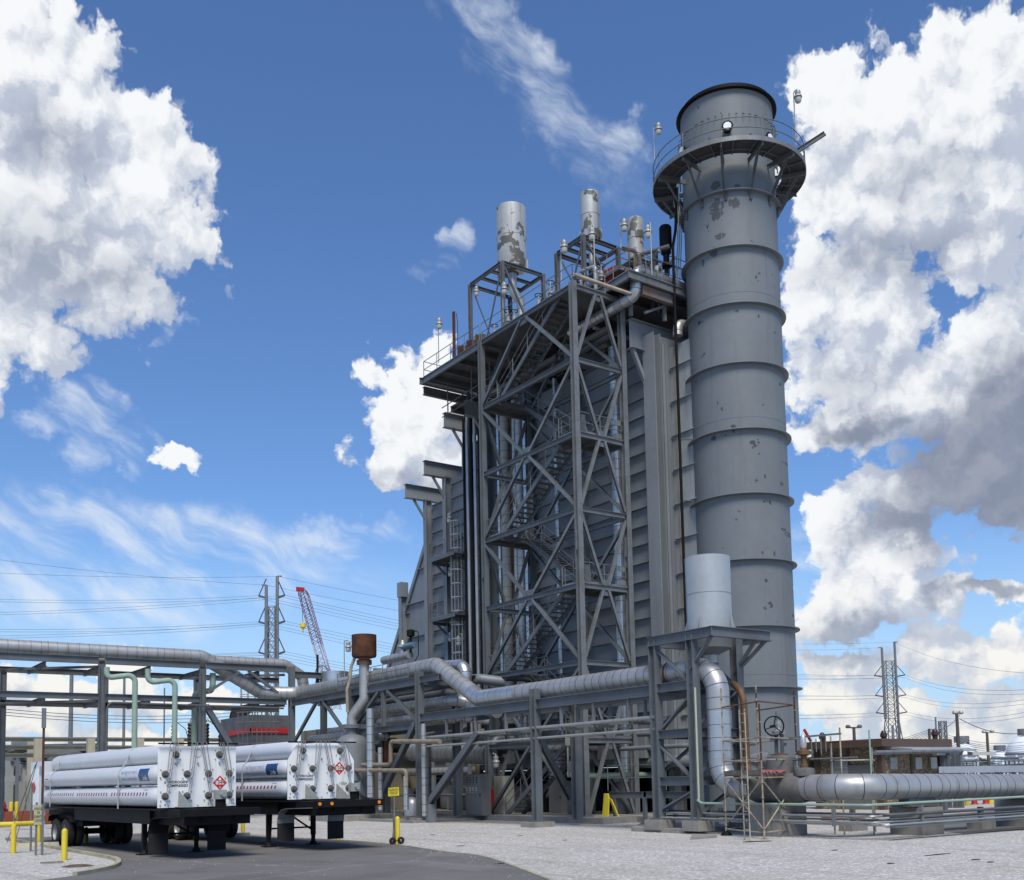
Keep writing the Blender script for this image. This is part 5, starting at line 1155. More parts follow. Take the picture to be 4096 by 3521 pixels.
    # marks on the near cylinders: text wrapped round the barrel, reading towards the front
    def wrap(zc, y0):
        def fn(a, c):
            t = math.pi-c/.307; return W(-1.+.309*math.cos(t), y0-a, zc+.309*math.sin(t))
        return fn
    pn = MB(); fnw = wrap(zs[1], 0)
    N = 14; grid = [[fnw(-(1.45-.85*i/4), -.20+.40*j/N) for j in range(N+1)] for i in range(5)]
    vs = [p for row in grid for p in row]; pn.add(vs, [(i*(N+1)+j, i*(N+1)+j+1, (i+1)*(N+1)+j+1, (i+1)*(N+1)+j) for i in range(4) for j in range(N)])
    bp = pn.build('name_panel', BLUE, mid)
    def lift(f): 
        def fn(a, c):
            p = f(a, c); d = V((p.x-(ox-1.), 0, p.z-zs[1])).normalized(); return p+d*.004
        return fn
    text_mb('Linde', .22, lift(wrap(zs[1]-.0, 0.95)) if False else lift(lambda a, c: wrap(zs[1], .95)(a, c-.10)), bold=.002).build('lettering', WINK, bp, smooth=False)
    text_mb('making our world\nmore productive', .21, lambda a, c: wrap(zs[1], 2.35)(a, c)).build('lettering', PALEB, mid, smooth=False)
    tp = MB()
    for i in range(42):
        y = .75+.27*i
        f = wrap(zs[0], y)
        if i % 14 == 13: continue
        vs = [f(-.055, .03), f(.055, .03), f(.055, .13), f(-.055, .13)]; tp.add(vs, [(0, 1, 2, 3)])
    tp.build('reflective_tape', REDINK, low, smooth=False)
    text_mb('DOT 3AAX', .07, lambda a, c: wrap(zs[0], .95)(a, c+.21)).build('lettering', INK, low, smooth=False)
    f = wrap(zs[1], 11.75); mb = MB(); mb.add([f(-.2, 0), f(0, -.2), f(.2, 0), f(0, .2)], [(0, 1, 2, 3)]); mb.build('placard', PLRED, mid, smooth=False)
    # rear cabinet
    o = bx(MB(), (-1.22, L-.1, zb-.18), (1.22, L+1.75, zb+1.72)).build('rear_cabinet', TUBEW, root, smooth=False)
    bx(MB(), (-1.24, L+.55, zb), (-1.222, L+1.6, zb+1.45)).build('cabinet_door', WHITE, o, smooth=False)
    MB().plate([W(-1.262, L+.85, zb+.7), W(-1.262, L+1.1, zb+.95), W(-1.262, L+1.35, zb+.7), W(-1.262, L+1.1, zb+.45)], .01, (1, 0, 0)).build('placard', PLRED, o, smooth=False)
    mb = MB()
    for i in range(6): mb.box(W(-1.24, L+.05, zb+1.2+.06*i), W(-1.222, L+.4, zb+1.23+.06*i))
    mb.build('louvre', LAMPM, o, smooth=False)
    # chassis
    mb = MB()
    for x in (-.5, .5): mb.ib(W(x, -nose+.1, zb-.22), W(x, L+1.7, zb-.22), .36, .14)
    bx(mb, (-1.2, -.2, zb-.08), (1.2, L+1.7, zb-.03)); bx(mb, (-1.1, 1.0, zb-.5), (1.1, 8.8, zb-.09)); bx(mb, (-1., -nose+.15, zb-.5), (1., 1.2, zb-.06))
    bx(mb, (-.9, 8.5, .75), (.9, 12.6, zb-.3))
    mb.build('chassis', BLACK, root, smooth=False)
    bp = bx(MB(), (-1.22, -nose-.08, zb-.24), (1.22, -nose+.12, zb-.03)).build('nose_bumper', BLACK, root, smooth=False)
    if cut:
        for x in (-1.12, -.7, 1.0): MB().tube(W(x, -nose-.08, zb-.13), W(x, -nose-.105, zb-.13), .055, 14).build('marker_lamp', ORANGE, bp)
    # wheels
    for y in (9.75, 11.0):
        for x in (-1.05, -.72, .72, 1.05):
            mb = MB(); mb.lathe([(.30, -.13), (.46, -.13), (.50, -.09), (.51, 0), (.50, .09), (.46, .13), (.30, .13)], W(x, y, .51), 32, 'x'); wh = mb.build('tyre', RUB, root)
            sg = -1 if x < 0 else 1
            MB().lathe([(.0, -.02*sg), (.12, -.05*sg), (.14, .02*sg), (.26, .03*sg), (.31, .10*sg), (.31, .12*sg)], W(x, y, .51), 20, 'x').build('rim', LAMPM, wh)
        MB().tube(W(-1, y, .51), W(1, y, .51), .09, 10).build('axle', BLACK, root)
    for sx_ in (-1, 1):
        mb = MB(); N = 8
        A = [(10.4+1.35*math.cos(R(180*i/N)), .62+.62*math.sin(R(180*i/N))) for i in range(N+1)]
        A = [(9.0, .9), (9.1, 1.12), (9.5, 1.16), (11.3, 1.16), (11.7, 1.1), (11.8, .9)]
        for (y1, z1), (y2, z2) in zip(A, A[1:]): mb.add([W(sx_*.6, y1, z1), W(sx_*1.22, y1, z1), W(sx_*1.22, y2, z2), W(sx_*.6, y2, z2)], [(0, 1, 2, 3)])
        mb.build('rear_fender', BLACK, root)
    # landing gear, behind the nose
    for x in (-.84, .84):
        mb = MB().box(W(x-.07, 2.13, .35), W(x+.07, 2.27, zb-.2)).box(W(x-.055, 2.145, .03), W(x+.055, 2.255, .4))
        mb.plate([W(x-.2, 2.0, 0.006), W(x+.2, 2.0, 0.006), W(x+.2, 2.4, 0.006), W(x-.2, 2.4, 0.006)], .03); mb.lathe([(.16, .03), (.07, .16)], W(x, 2.2, 0), 8); mb.build('landing_leg', BLACK, root, smooth=False)
        MB().bar(W(x*.9, 2.2, .55), W(x*.3, 3.2, zb-.45), .05).build('leg_strut', BLACK, root)
    MB().tube(W(-.84, 2.2, .62), W(.84, 2.2, .62), .03, 8).build('cross_shaft', BLACK, root)
    # front quarter fenders and flaps
    for sx_ in (-1, 1):
        mb = MB(); A = [(.75, zb-.82), (.72, zb-.62), (.62, zb-.44), (.42, zb-.32), (.1, zb-.28), (-1.3, zb-.25)]
        for (y1, z1), (y2, z2) in zip(A, A[1:]):
            vs = [W(sx_*.62, y1, z1), W(sx_*1.24, y1, z1), W(sx_*1.24, y2, z2), W(sx_*.62, y2, z2)]
            mb.add(vs+[p-V((0, 0, .02)) for p in vs], [(0, 1, 2, 3), (4, 5, 6, 7), (0, 1, 5, 4), (1, 2, 6, 5), (2, 3, 7, 6), (3, 0, 4, 7)])
        mb.build('front_fender', VESS if cut else BLACK, root)
        MB().box(W(sx_*.62, .73, zb-1.38), W(sx_*1.22, .76, zb-.78)).build('mud_flap', RUB, root, smooth=False)
mat_valve = mat('valve_bronze', (.13, .115, .10), (.20, .19, .165), 9, .6, .5, .4)
mat_hose = mat('pigtail_steel', (.30, .275, .25), (.38, .36, .34), 6, .6, .4, .6)
t1 = T('tube_trailer', 'white hydrogen tube trailer with a square front plate marked 67', 'trailer', (10.68, 31.6, 0), 'hydrogen tube trailers')
trailer(t1, 1, 1.49, 0., 1.83, 1.7, '67'); t1.rotation_euler.z = R(3.0)
t2 = T('tube_trailer', 'white hydrogen tube trailer with cut plate corners and orange lamps', 'trailer', (14.95, 32.0, 0), 'hydrogen tube trailers')
trailer(t2, 2, 1.62, .52, 1.78, 1.9, '10EN'); t2.rotation_euler.z = R(3.0)
# ---------------------------------------------------------------- bollards, signs, small things on the ground
def bollard(label, p, h=.92, r=.085):
    s = T('bollard', label, 'bollard', p, 'yellow bollards')
    MB().lathe([(r, -.1), (r, h-.06), (r*.85, h-.02), (r*.45, h+.015), (0, h+.025)], p, 18).build('post', YEL, s); return s
for lab, x, y, h in (('yellow bollard at the gravel tip in front of the left trailer wheels', 257, 3442, .92), ('yellow bollard at the far left holding the end of a yellow rail', 53, 3414, .98), ('yellow bollard behind the two post sign', 156, 3372, .9),
    ('yellow bollard between the trailers beside a wheel stop', 972, 3338, .95), ('yellow bollard seen under the second trailer', 1134, 3343, .85), ('yellow bollard in the gravel right of the second trailer', 1353, 3361, .92), ('yellow bollard behind the caution sign pole', 1591, 3376, .92), ('thin yellow bollard under the left trailer', 344, 3372, .6)):
    bollard(lab, gz(x, y), h)
rl = T('yellow_rail', 'low yellow horizontal pipe rail at the far left edge', 'rail', gz(53, 3414)); q = gz(53, 3414); MB().tube((q.x-9, q.y+5.2, .97), (q.x+.02, q.y, .97), .085, 14).tube((q.x+.02, q.y, .97), (q.x+.9, q.y+.35, .97), .085, 14).build('rail', YEL, rl)
for lab, x, y, w_ in (('yellow wheel stop block by the left bollards', 140, 3388, 1.6), ('yellow wheel stop block between the trailers', 946, 3347, 1.1)):
    q = gz(x, y); s = T('wheel_stop', lab, 'wheel stop', q, 'yellow wheel stops'); MB().plate([(q.x-w_/2, q.y, 0), (q.x+w_/2, q.y-.25, 0), (q.x+w_/2, q.y-.05, .15), (q.x-w_/2, q.y+.2, .15)], .14, (.1, .3, 0)).build('block', YK, s, smooth=False)
q = gz(167, 3422)
dirn = V((rt.x, rt.y, 0)).normalized()
s = T('two_post_sign', 'small faded yellow sign on two galvanised posts with a taller capped pole', 'sign', q)
for e, h in ((-.22, .0), (.0, 0)): pass
pa, pb2 = gz(143, 3422), gz(168, 3422)
MB().bar(pa, pa+V((0, 0, 1.7)), .06).build('post', GALV, s); MB().bar(pb2, pb2+V((0, 0, 1.65)), .07).build('post', GALV, s)
MB().bar(pb2+V((0, .1, 1.4)), pb2+V((0, .1, 4.1)), .065).build('tall_pole', RUST, s); MB().bar(pb2+V((0, .1, 4.1)), pb2+V((0, .1, 4.75)), .12).build('pole_cap', GALV, s)
cm = (pa+pb2)/2+V((0, -.06, 0))
sgn = MB().plate([cm-dirn*.2+V((0, 0, .98)), cm+dirn*.1+V((0, 0, .98)), cm+dirn*.1+V((0, 0, 1.62)), cm-dirn*.2+V((0, 0, 1.62))], .012, (0, .6, 0)).build('sign_plate', mat('faded_sign', (.36, .35, .22), (.30, .29, .2), 3, .5, .6), s, smooth=False)
text_mb('HYDROGEN\nFOR\nGENERATOR\nCOOLING', .062, lambda a, c: cm-dirn*.05+dirn*a*.85+V((0, -.008, 1.30+c*2.0))).build('lettering', INK, sgn, smooth=False)
p3 = gz(122, 3404); s = T('guy_post', 'thin grey post with two slanting guy wires beside the two post sign', 'post', p3)
MB().tube(p3, p3+V((0, 0, 2.35)), .035, 8).build('post', GALV, s)
mb = MB(); mb.tube(gz(28, 3370), p3+V((.3, 1.0, 3.0)), .014, 5).tube(gz(66, 3350), p3+V((.35, 1.0, 3.1)), .014, 5); mb.build('guy_wire', DKST, s)
q = gz(1577, 3376); s = T('caution_sign', 'yellow CAUTION sign on a galvanised pole with a wheeled base in the gravel', 'sign', q)
MB().bar(q, q+V((0, 0, 1.9)), .055).build('post', GALV, s)
zc = gd(1577, 3168, math.hypot(q.x, q.y)).z
c0 = q+V((0, 0, 0)); f0_ = V((-math.sin(YAW), -math.cos(YAW), 0))
def sg(a, c, e=.034): return V((q.x, q.y, zc+c))+dirn*a+f0_*e
pl = MB().plate([sg(-.19, -.15), sg(.19, -.13), sg(.18, .16), sg(-.18, .14)], .008, -f0_).build('sign_plate', SIGNY, s, smooth=False)
MB().plate([sg(-.16, .035, .036), sg(.16, .045, .036), sg(.155, .125, .036), sg(-.155, .115, .036)], .002, -f0_).build('header_band', INK, pl, smooth=False)
text_mb('CAUTION', .088, lambda a, c: sg(a*.9, .08+c, .0375), bold=.003).build('lettering', SIGNY, pl, smooth=False)
text_mb('DESIGNATED\nNOISE AREA', .055, lambda a, c: sg(a*.9, -.035+c, .0355), bold=.002).build('lettering', INK, pl, smooth=False)
text_mb('HEARING PROTECTION', .027, lambda a, c: sg(a*.9, -.115+c, .0355)).build('lettering', INK, pl, smooth=False)
MB().plate([gz(1566, 3377), gz(1577, 3378), gz(1575, 3376)+V((0, 0, .55)), gz(1573, 3376)+V((0, 0, .55))], .05, (.3, .3, 0)).build('wooden_fin', WOODM, s, smooth=False)
for x, y in ((1571, 3372), (1604, 3369)):
    w_ = gz(x, y+8); MB().lathe([(.05, -.04), (.12, -.04), (.125, 0), (.12, .04), (.05, .04)], (w_.x, w_.y, .13), 18, 'y').build('wheel', RUB, s)
MB().tube(gz(1571, 3380)+V((0, 0, .13)), gz(1604, 3378)+V((0, 0, .13)), .015, 6).build('axle', BLACK, s)
# debris and weeds
rr = random.Random(5)
for i, (x, y, w_) in enumerate(((3750, 3420, 1.1), (3340, 3402, .25), (2000, 3456, .4), (2080, 3344, .2), (1730, 3340, .25), (3900, 3440, .35), (2260, 3362, .18), (1840, 3385, .3), (3560, 3455, .2), (3960, 3450, .2))):
    q = gz(x, y); s = MB().plate([q+V((-w_*rr_(.4, .6), rr_(-.03, .03), .004)), q+V((0, -.05, .004)), q+V((w_*.5, rr_(-.06, .0), .004)), q+V((w_*.2, .05, .004)), q+V((-w_*.3, .04, .004))], .012).build('debris', BLACK, None, smooth=False)
    props(s, 'long dark sliver of rubber lying on the gravel in front of the concrete pier' if i == 0 else 'small dark scrap lying on the gravel', 'scrap', 'dark scraps on the gravel')
q = gz(215, 3455); s = MB().box((q.x-.35, q.y-.04, .02), (q.x+.25, q.y+.06, .06)).build('broken_slat', WOODM, None, smooth=False); props(s, 'broken grey slat lying on the gravel by the front bollard', 'slat')
q = gz(310, 3466); s = MB().lathe([(0, .05), (.25, .04), (.42, .0)], (q.x, q.y, .004), 14).build('dirt_patch', mat('dirt', (.10, .065, .04), (.15, .12, .09), 6, .7, .95, bump=.4), None); props(s, 'brown dirt heap on the gravel near the kerb tip', 'dirt')
q = gz(2612, 3312); mb = MB()
for i in range(40):
    a = rr_(0, 6.28); mb.tube((q.x+rr_(-.25, .25), q.y+rr_(-.25, .25), 0), (q.x+.45*math.cos(a), q.y+.45*math.sin(a), rr_(.15, .42)), .008, 3, .002)
s = mb.build('dry_weed', GRASSM, None); props(s, 'dry dark weed clump at the plinth of the drain tower', 'weed')

# stones kicked from the gravel on to the asphalt
rr = random.Random(77); mb = MB()
for i in range(230):
    if i < 170: p = right_e[rr.randrange(3, len(right_e))]+V((rr.gauss(-.25, .35), rr.gauss(0, .3), 0))
    else: p = gz(rr.uniform(300, 1900), 3440+rr.random()**1.5*75); p.z = 0
    r_ = rr.uniform(.006, .018); a = rr.uniform(0, 6)
    mb.add([(p.x+r_*math.cos(a+k*1.57), p.y+r_*math.sin(a+k*1.57), .004) for k in range(4)]+[(p.x+rr.uniform(-.3, .3)*r_, p.y, .006+r_*.8)], [(0, 1, 4), (1, 2, 4), (2, 3, 4), (3, 0, 4)])
s = mb.build('gravel_spill', mat('pale_stone', (.55, .53, .49), (.35, .34, .31), 9, .6, .9), None, smooth=False); props(s, 'loose pale stones scattered over the asphalt edge', 'stones', None, 'stuff')
# ---------------------------------------------------------------- scaffold round the valve
sc_ = T('scaffold', 'tube scaffold with cream and rusty red standards around the big valve on the right', 'scaffold', (28, 25, 0))
A = {'l': V((26.95, 26.05, 0)), 'f': V((26.45, 23.25, 0)), 'r': V((29.3, 24.05, 0)), 'b': V((29.6, 26.6, 0))}
A['f'] = gz(3058, 3358); A['l'] = gz(2906, 3342); A['r'] = gz(3200, 3340); A['b'] = A['l']+A['r']-A['f']
H_ = {k: gd(x, y, math.hypot(A[k].x, A[k].y)).z for k, x, y in (('l', 2880, 2754), ('f', 3026, 2815), ('r', 3160, 2763))}; H_['b'] = gd(3022, 2742, math.hypot(A['b'].x, A['b'].y)).z
for k in A:
    p = A[k]; z = H_[k]; red = {'f': .58, 'r': .55, 'b': .85, 'l': .9}[k]
    MB().tube(p, p+V((0, 0, z*red)), .028, 8).build('standard', SCAF, sc_); o = MB().tube(p+V((0, 0, z*red)), p+V((0, 0, z)), .028, 8).build('standard', SCAFR if k in 'fr' else SCAF, sc_)
    mb = MB()
    for i in range(int(z/.5)): mb.tube(p+V((0, 0, .35+.5*i)), p+V((0, 0, .37+.5*i)), .06, 8)
    mb.tube(p, p+V((0, 0, .3)), .038, 8).box((p.x-.09, p.y-.09, .0), (p.x+.09, p.y+.09, .012)); mb.build('rosette', SCAF, sc_)
def lv(k, frac): return A[k]+V((0, 0, frac))
for a, c in (('l', 'f'), ('f', 'r'), ('r', 'b'), ('b', 'l')):
    for z in (.22, 2.02, 2.62, 3.35, 4.55):
        if z == 4.55 and (a, c) == ('b', 'l'): continue
        m_ = SCAFR if (z > 4 and a != 'f') else SCAF
        MB().tube(lv(a, z), lv(c, z), .025, 8).build('ledger', RUSTP if z > 4 else m_, sc_)
for a, c, z0, z1 in (('l', 'f', .3, 2.0), ('f', 'l', .3, 2.0), ('f', 'r', .3, 1.95), ('r', 'f', .3, 1.95)): MB().tube(lv(a, z0), lv(c, z1), .025, 8).build('brace', SCAF, sc_)
pl_ = MB(); 
for i in range(9):
    t0, t1 = i/9+.01, (i+1)/9-.01
    a, c = A['l']+(A['b']-A['l'])*t0, A['l']+(A['b']-A['l'])*t1; e, f = A['f']+(A['r']-A['f'])*t1, A['f']+(A['r']-A['f'])*t0
    if 2 < i < 7: a, c = f+(a-f)*.3, e+(c-e)*.3
    pl_.plate([p+V((0, 0, 2.08)) for p in (a, c, e, f)], .05)
pl_.build('plank', WOODM, sc_, smooth=False)
for a, c in (('l', 'f'), ('f', 'r')): MB().bar(lv(a, 2.2), lv(c, 2.2), .03, .16).build('toe_board', WOODM, sc_, smooth=False)
nt_ = MB(); rr = random.Random(9)
for a, c in (('f', 'r'), ('l', 'f')):
    P_ = [lv(a, 2.27)+(lv(c, 2.27)-lv(a, 2.27))*(i/14) for i in range(15)]
    for i in range(14): 
        d0, d1 = rr.uniform(.03, .16), rr.uniform(.03, .16); n_ = V((-.4, -.8, 0))*.05
        nt_.add([P_[i]+n_, P_[i+1]+n_, P_[i+1]+n_*1.5-V((0, 0, d1)), P_[i]+n_*1.5-V((0, 0, d0)), P_[i], P_[i+1]], [(0, 1, 2, 3), (4, 5, 1, 0)])
q = lv('r', 2.1); nt_.add([q+V((-.1, -.05, 0)), q+V((.05, -.05, 0)), q+V((0, -.1, -.75)), q+V((-.12, -.08, -.7))], [(0, 1, 2, 3)])
nt_.build('netting', PINK, sc_)
la = gz(2990, 3362); 
mb = MB(); dr_ = (A['f']-A['l']).normalized()
for e in (-.2, .2): mb.tube(la+dr_*e+V((0, 0, .0)), la+dr_*(e)+V((.3, .3, 4.3)), .022, 8)
for i in range(14): t = .08+i*.068; mb.tube(la-dr_*.2+V((.3*t, .3*t, 4.3*t)), la+dr_*.2+V((.3*t, .3*t, 4.3*t)), .015, 6)
lad = mb.build('ladder', SCAF, sc_)
f2 = gz(2906, 3342); s = MB().lathe([(0, 0), (.22, 0), (.16, .1), (.05, .16)], f2+V((-.05, -.05, 0)), 9).build('coupler_heap', BLACK, None); props(s, 'small heap of dark scaffold couplers at the left scaffold foot', 'couplers')
q = gz(3020, 3368); s = MB().plate([q+V((-.45, .1, 0.004)), q+V((0, -.02, .004)), q+V((.5, -.25, .004)), q+V((.45, -.15, .004)), q+V((-.1, .16, .004))], .02).build('sole_board', BLACK, None); props(s, 'dark sole board under the front scaffold foot', 'board')
# ---------------------------------------------------------------- big valve in the main pipe
vv = T('isolation_valve', 'large insulated gate valve with an upright black hand wheel inside the scaffold', 'valve', (PX, 24.6, 1.66))
vy_ = gx(3120, 3060, PX).y
mb = MB(); N = 20
for i in range(N): pass
TB = MB(); TB.lathe([(.44, vy_-1.1), (.50, vy_-1.0), (.53, vy_-.4), (.52, vy_+.1), (.54, vy_+.7), (.50, vy_+1.1), (.44, vy_+1.2)], (PX, 0, 1.64), 26, 'y'); TB.build('insulation_blanket', TARP, vv)
z0 = 2.0; zw = gx(3116, 2908, PX).z; zs_ = gx(3128, 2845, PX).z
MB().lathe([(.52, z0-.2), (.50, z0+.3), (.44, z0+.72), (.30, z0+.78)], (PX, vy_, 0), 20).build('bonnet_blanket', TARP, vv)
MB().lathe([(.30, z0+.72), (.30, z0+.82), (.1, z0+.85)], (PX, vy_, 0), 18).build('bonnet_flange', RUSTP, vv)
mb = MB()
for e in (-.13, .13): mb.bar((PX, vy_+e, z0+.8), (PX, vy_+e, zw-.15), .07, .12)
mb.build('yoke', DKST, vv)
MB().lathe([(.1, 0), (.24, .02), (.24, .12), (.15, .16), (.1, .25), (.09, .5)], (PX, vy_, zw-.28), 14).build('gearbox', LAMPM, vv)
MB().tube((PX, vy_, zw), (PX, vy_, zs_), .085, 12).build('stem_cover', VESS, vv)
wc = gx(3096, 2905, PX-.35); mb = MB(); nrm = V((.55, .83, 0)).normalized(); hx = V((nrm.y, -nrm.x, 0)); rw = .34
for i in range(24):
    a, c = i*math.pi/12, (i+1)*math.pi/12; mb.tube(wc+hx*rw*math.cos(a)+V((0, 0, rw*math.sin(a))), wc+hx*rw*math.cos(c)+V((0, 0, rw*math.sin(c))), .027, 6, caps=False)
for a in (80, 200, 320): mb.tube(wc, wc+hx*rw*math.cos(R(a))+V((0, 0, rw*math.sin(R(a)))), .02, 6)
mb.tube(wc-nrm*.05, wc+nrm*.4, .05, 8); mb.build('handwheel', BLACK, vv)
b2 = gx(3210, 3130, PX)
s = T('small_valve', 'small rusty valve with grey tubes on top of the largest pipe right of the scaffold', 'valve', (PX, b2.y, 2.05))
bx_ = gx(3212, 2960, PX); MB().lathe([(.34, 2.05), (.36, 2.2), (.33, 2.3), (.2, 2.33)], (PX, bx_.y, 0), 14).build('blanket', TARP, s)
MB().lathe([(.14, 2.3), (.14, 2.42), (.10, 2.44), (.10, 2.72), (.24, 2.78), (.24, 2.9), (.12, 2.94), (.1, 3.0)], (PX, bx_.y, 0), 12).build('body', RUSTP, s); MB().lathe([(.1, 3.0), (.12, 3.1), (.1, 3.35), (.04, 3.45)], (PX, bx_.y, 0), 12).build('stem', SILV, s)
mb = MB()
for i in range(4): yy = bx_.y-.18-.2*i; mb.tube((PX+.2, yy, 2.75+.1*(i % 2)), (PX+.2, yy, 3.3), .02, 6)
mb.path([(PX+.2, bx_.y+.25, 2.5), (PX+.2, bx_.y+.25, 3.25)], .03, .1, 6); mb.bar((PX+.2, bx_.y+1.6, 3.35), (PX+.2, bx_.y-1.4, 3.42), .07, .06); mb.tube((PX+.2, bx_.y+1.2, 2.6), (PX+.2, bx_.y-2.0, 2.62), .035, 6)
mb.build('tubing', GALV, s)
q0, q1 = gx(3216, 2918, PX+.3), gx(3244, 2966, PX+.3); s = MB().bar(q0, q1, .03, .1).build('red_strap', RED, None); props(s, 'short bright red strap hanging behind the small valve', 'strap')
# second low scaffold frame
s2 = T('scaffold', 'low second scaffold frame with pale tubes in front of the brick building', 'scaffold', (32, 23, 0))
B = [gd(3326, 3100, 38.5), gd(3365, 3100, 37.8), gd(3478, 3100, 38.2), gd(3500, 3100, 40.)]
for (x, yt), d in zip(((3322, 2945), (3358, 2910), (3476, 2920), (3486, 2990)), (38.5, 37.8, 38.2, 40)):
    p = gd(x, yt, d); MB().tube((p.x, p.y, 0), p, .03, 8).build('standard', SCAF if x != 3476 else MINT, s2)
p = [V((b_.x, b_.y, 0)) for b_ in B]
for z in (1.0, .45, 2.55, 3.2): 
    for i in range(3): MB().tube(p[i]+V((0, 0, z)), p[i+1]+V((0, 0, z)), .026, 8).build('ledger', SCAFR if z in (3.2, .45) else SCAF, s2)
# ---------------------------------------------------------------- low pipes and concrete supports on the right
def pier(label, c, hx_, hy, h, name='concrete_pier'):
    s = MB().box((c[0]-hx_, c[1]-hy, -.1), (c[0]+hx_, c[1]+hy, h)).build(name, CONC, None, smooth=False); props(s, label, 'pier', 'concrete piers under the pipes'); s.location = (0, 0, 0); return s
pier('large concrete pier under the elbow of the largest pipe', (32.0, 21.4), .62, .62, .92)
s = T('pipe_saddle', 'dark steel pipe saddle on the large concrete pier', 'saddle', (31.85, 21.4, .92)); MB().box((31.0, 20.9, .95), (32.9, 21.7, 1.0)).box((31.2, 21.1, 1.0), (32.7, 21.5, 1.28)).build('saddle', DKST, s, smooth=False)
pier('concrete pier at the right edge under the largest pipe', (39.2, 21.4), .8, .9, 1.0); s = T('pipe_saddle', 'dark steel pipe saddle on the pier at the right edge', 'saddle', (39.2, 21.3, 1)); MB().box((38.2, 20.8, 1.02), (40.3, 21.8, 1.08)).box((38.4, 21.1, 1.08), (40.1, 21.5, 1.28)).build('saddle', DKST, s, smooth=False)
pier('massive concrete block under the big valve', (PX+.1, vy_+.3), .7, .7, 1.1)
for lab, x, y in (('small concrete footing left of the large pier', 3402, 3325), ('small concrete footing right of the large pier', 3918, 3318)):
    q = gz(x, y); pier(lab, (q.x+.3, q.y+.1), .45, .3, .28); s = T('pipe_stanchion', 'short steel stanchion on the '+lab, 'stanchion', (q.x+.3, q.y+.1, .28)); MB().ib((q.x+.3, q.y+.1, .28), (q.x+.3, q.y+.1, .8), .16, .16, upv=(0, 1, 0)).build('stanchion', STEEL, s)
ym_ = 20.45
pipe('mint_line', 'pale green line running low in front of the largest pipe and turning right', [(27.95, 27.72, 1.25), (28.05, 27.6, 1.12), (28.05, ym_, 1.10), (60, ym_, 1.22)], .045, MINT, .15, n=8)
for i, (x, z, r, m) in enumerate(((28.3, .74, .04, JACK), (28.6, .62, .035, DKST), (28.15, .56, .03, LAMPM), (28.8, .78, .05, DKST), (28.45, .47, .04, JACK))):
    pipe('ground_line', 'low service line running along the gravel on the right', [(x, 30, z), (x, ym_-.1*i, z), (60, ym_-.1*i, z+.05)], r, m if i else JACK, .25, 'low service lines on the right', n=8)
tr_ = T('cable_tray', 'flat grey cable tray on the ground lines in front of the large pier', 'tray', (31, 20.3, .6)); MB().box((28.4, 19.75, .40), (58, 20.1, .42)).build('tray', STEEL, tr_, smooth=False)
for (x, y) in ((28.0, 21.7), (28.0, 24.5), (30.5, 20.2)): MB().box((x-.05, y-.05, .42), (x+.05, y+.05, 1.02)).build('post', GALV, tr_, smooth=False)
bp = T('board_stack', 'stack of reddish boards lying on the gravel behind the low pipes', 'boards', (33, 25, 0)); q = gz(3330, 3292)
for i in range(4): MB().box((q.x-.9, q.y-.5, .12+.05*i), (q.x+1.6, q.y-.4+.3, .16+.05*i)).build('board', mat('reddish_board', (.30, .16, .11), (.24, .14, .10), 2, .5, .8) if i == 0 else MATS['reddish_board'], bp, smooth=False)
# ---------------------------------------------------------------- brick control building
kb = gz(3535, 3240)
cb = T('control_building', 'low brown pebble walled building with flat fascia and white awning right of the scaffold', 'building', (kb.x, kb.y, 0))
wy = gx(3270, 3010, kb.x).y; wxx = gy(3757, 3050, kb.y).x; zt = gd(3535, 2987, math.hypot(kb.x, kb.y)).z; zr = gd(3535, 2956, math.hypot(kb.x, kb.y)).z
MB().box((kb.x, kb.y, -.1), (wxx, wy, zt)).build('wall', PEB, cb, smooth=False)
MB().box((kb.x-.7, kb.y-.6, zt), (wxx+.5, wy+.7, zr)).build('roof_fascia', BROWN, cb, smooth=False)
mb = MB()
for (x, y) in ((kb.x, kb.y), (wxx, kb.y), (kb.x, wy)): mb.box((x-.16, y-.16, -.1), (x+.16, y+.16, zt))
for f in (.5,): mb.box((kb.x+(wxx-kb.x)*f-.1, kb.y-.06, 0), (kb.x+(wxx-kb.x)*f+.1, kb.y, zt)); mb.box((kb.x-.06, kb.y+(wy-kb.y)*f-.1, 0), (kb.x, kb.y+(wy-kb.y)*f+.1, zt))
mb.build('pilaster', BROWN, cb, smooth=False)
aw = MB(); za = zt-.1
aw.plate([(kb.x+.2, kb.y-.1, za), (kb.x+.2, kb.y-1.9, za-.22), (wxx+.9, kb.y-1.9, za-.22), (wxx+.9, kb.y-.1, za)], .14); aw.build('awning', SILV, cb, smooth=False)
for x in (kb.x+3, kb.x+6.6): MB().box((x, kb.y-1.6, za-.45), (x+2.6, kb.y-1.3, za-.25)).build('strip_lamp', GLASS, cb, smooth=False)
for xs_ in (3567, 3666, 3727):
    x = gy(xs_, 3040, kb.y).x-.3; MB().box((x, kb.y-.14, zt-1.3), (x+.62, kb.y-.01, zt-.62)).build('wall_vent', SILV, cb, smooth=False)
mb = MB().box((kb.x-.14, wy-2.2, zt-1.75), (kb.x-.02, wy-1.0, zt-.55)); 
for i in range(3): mb.box((kb.x-.2, wy-2.1, zt-1.5+.32*i), (kb.x-.142, wy-1.1, zt-1.42+.32*i))
mb.build('wall_vent', SILV, cb, smooth=False)
dd = gx(3440, 3090, kb.x); MB().box((kb.x-.08, dd.y-1.0, 0), (kb.x-.02, dd.y+1.3, 2.6)).build('door', PANEL, cb, smooth=False)
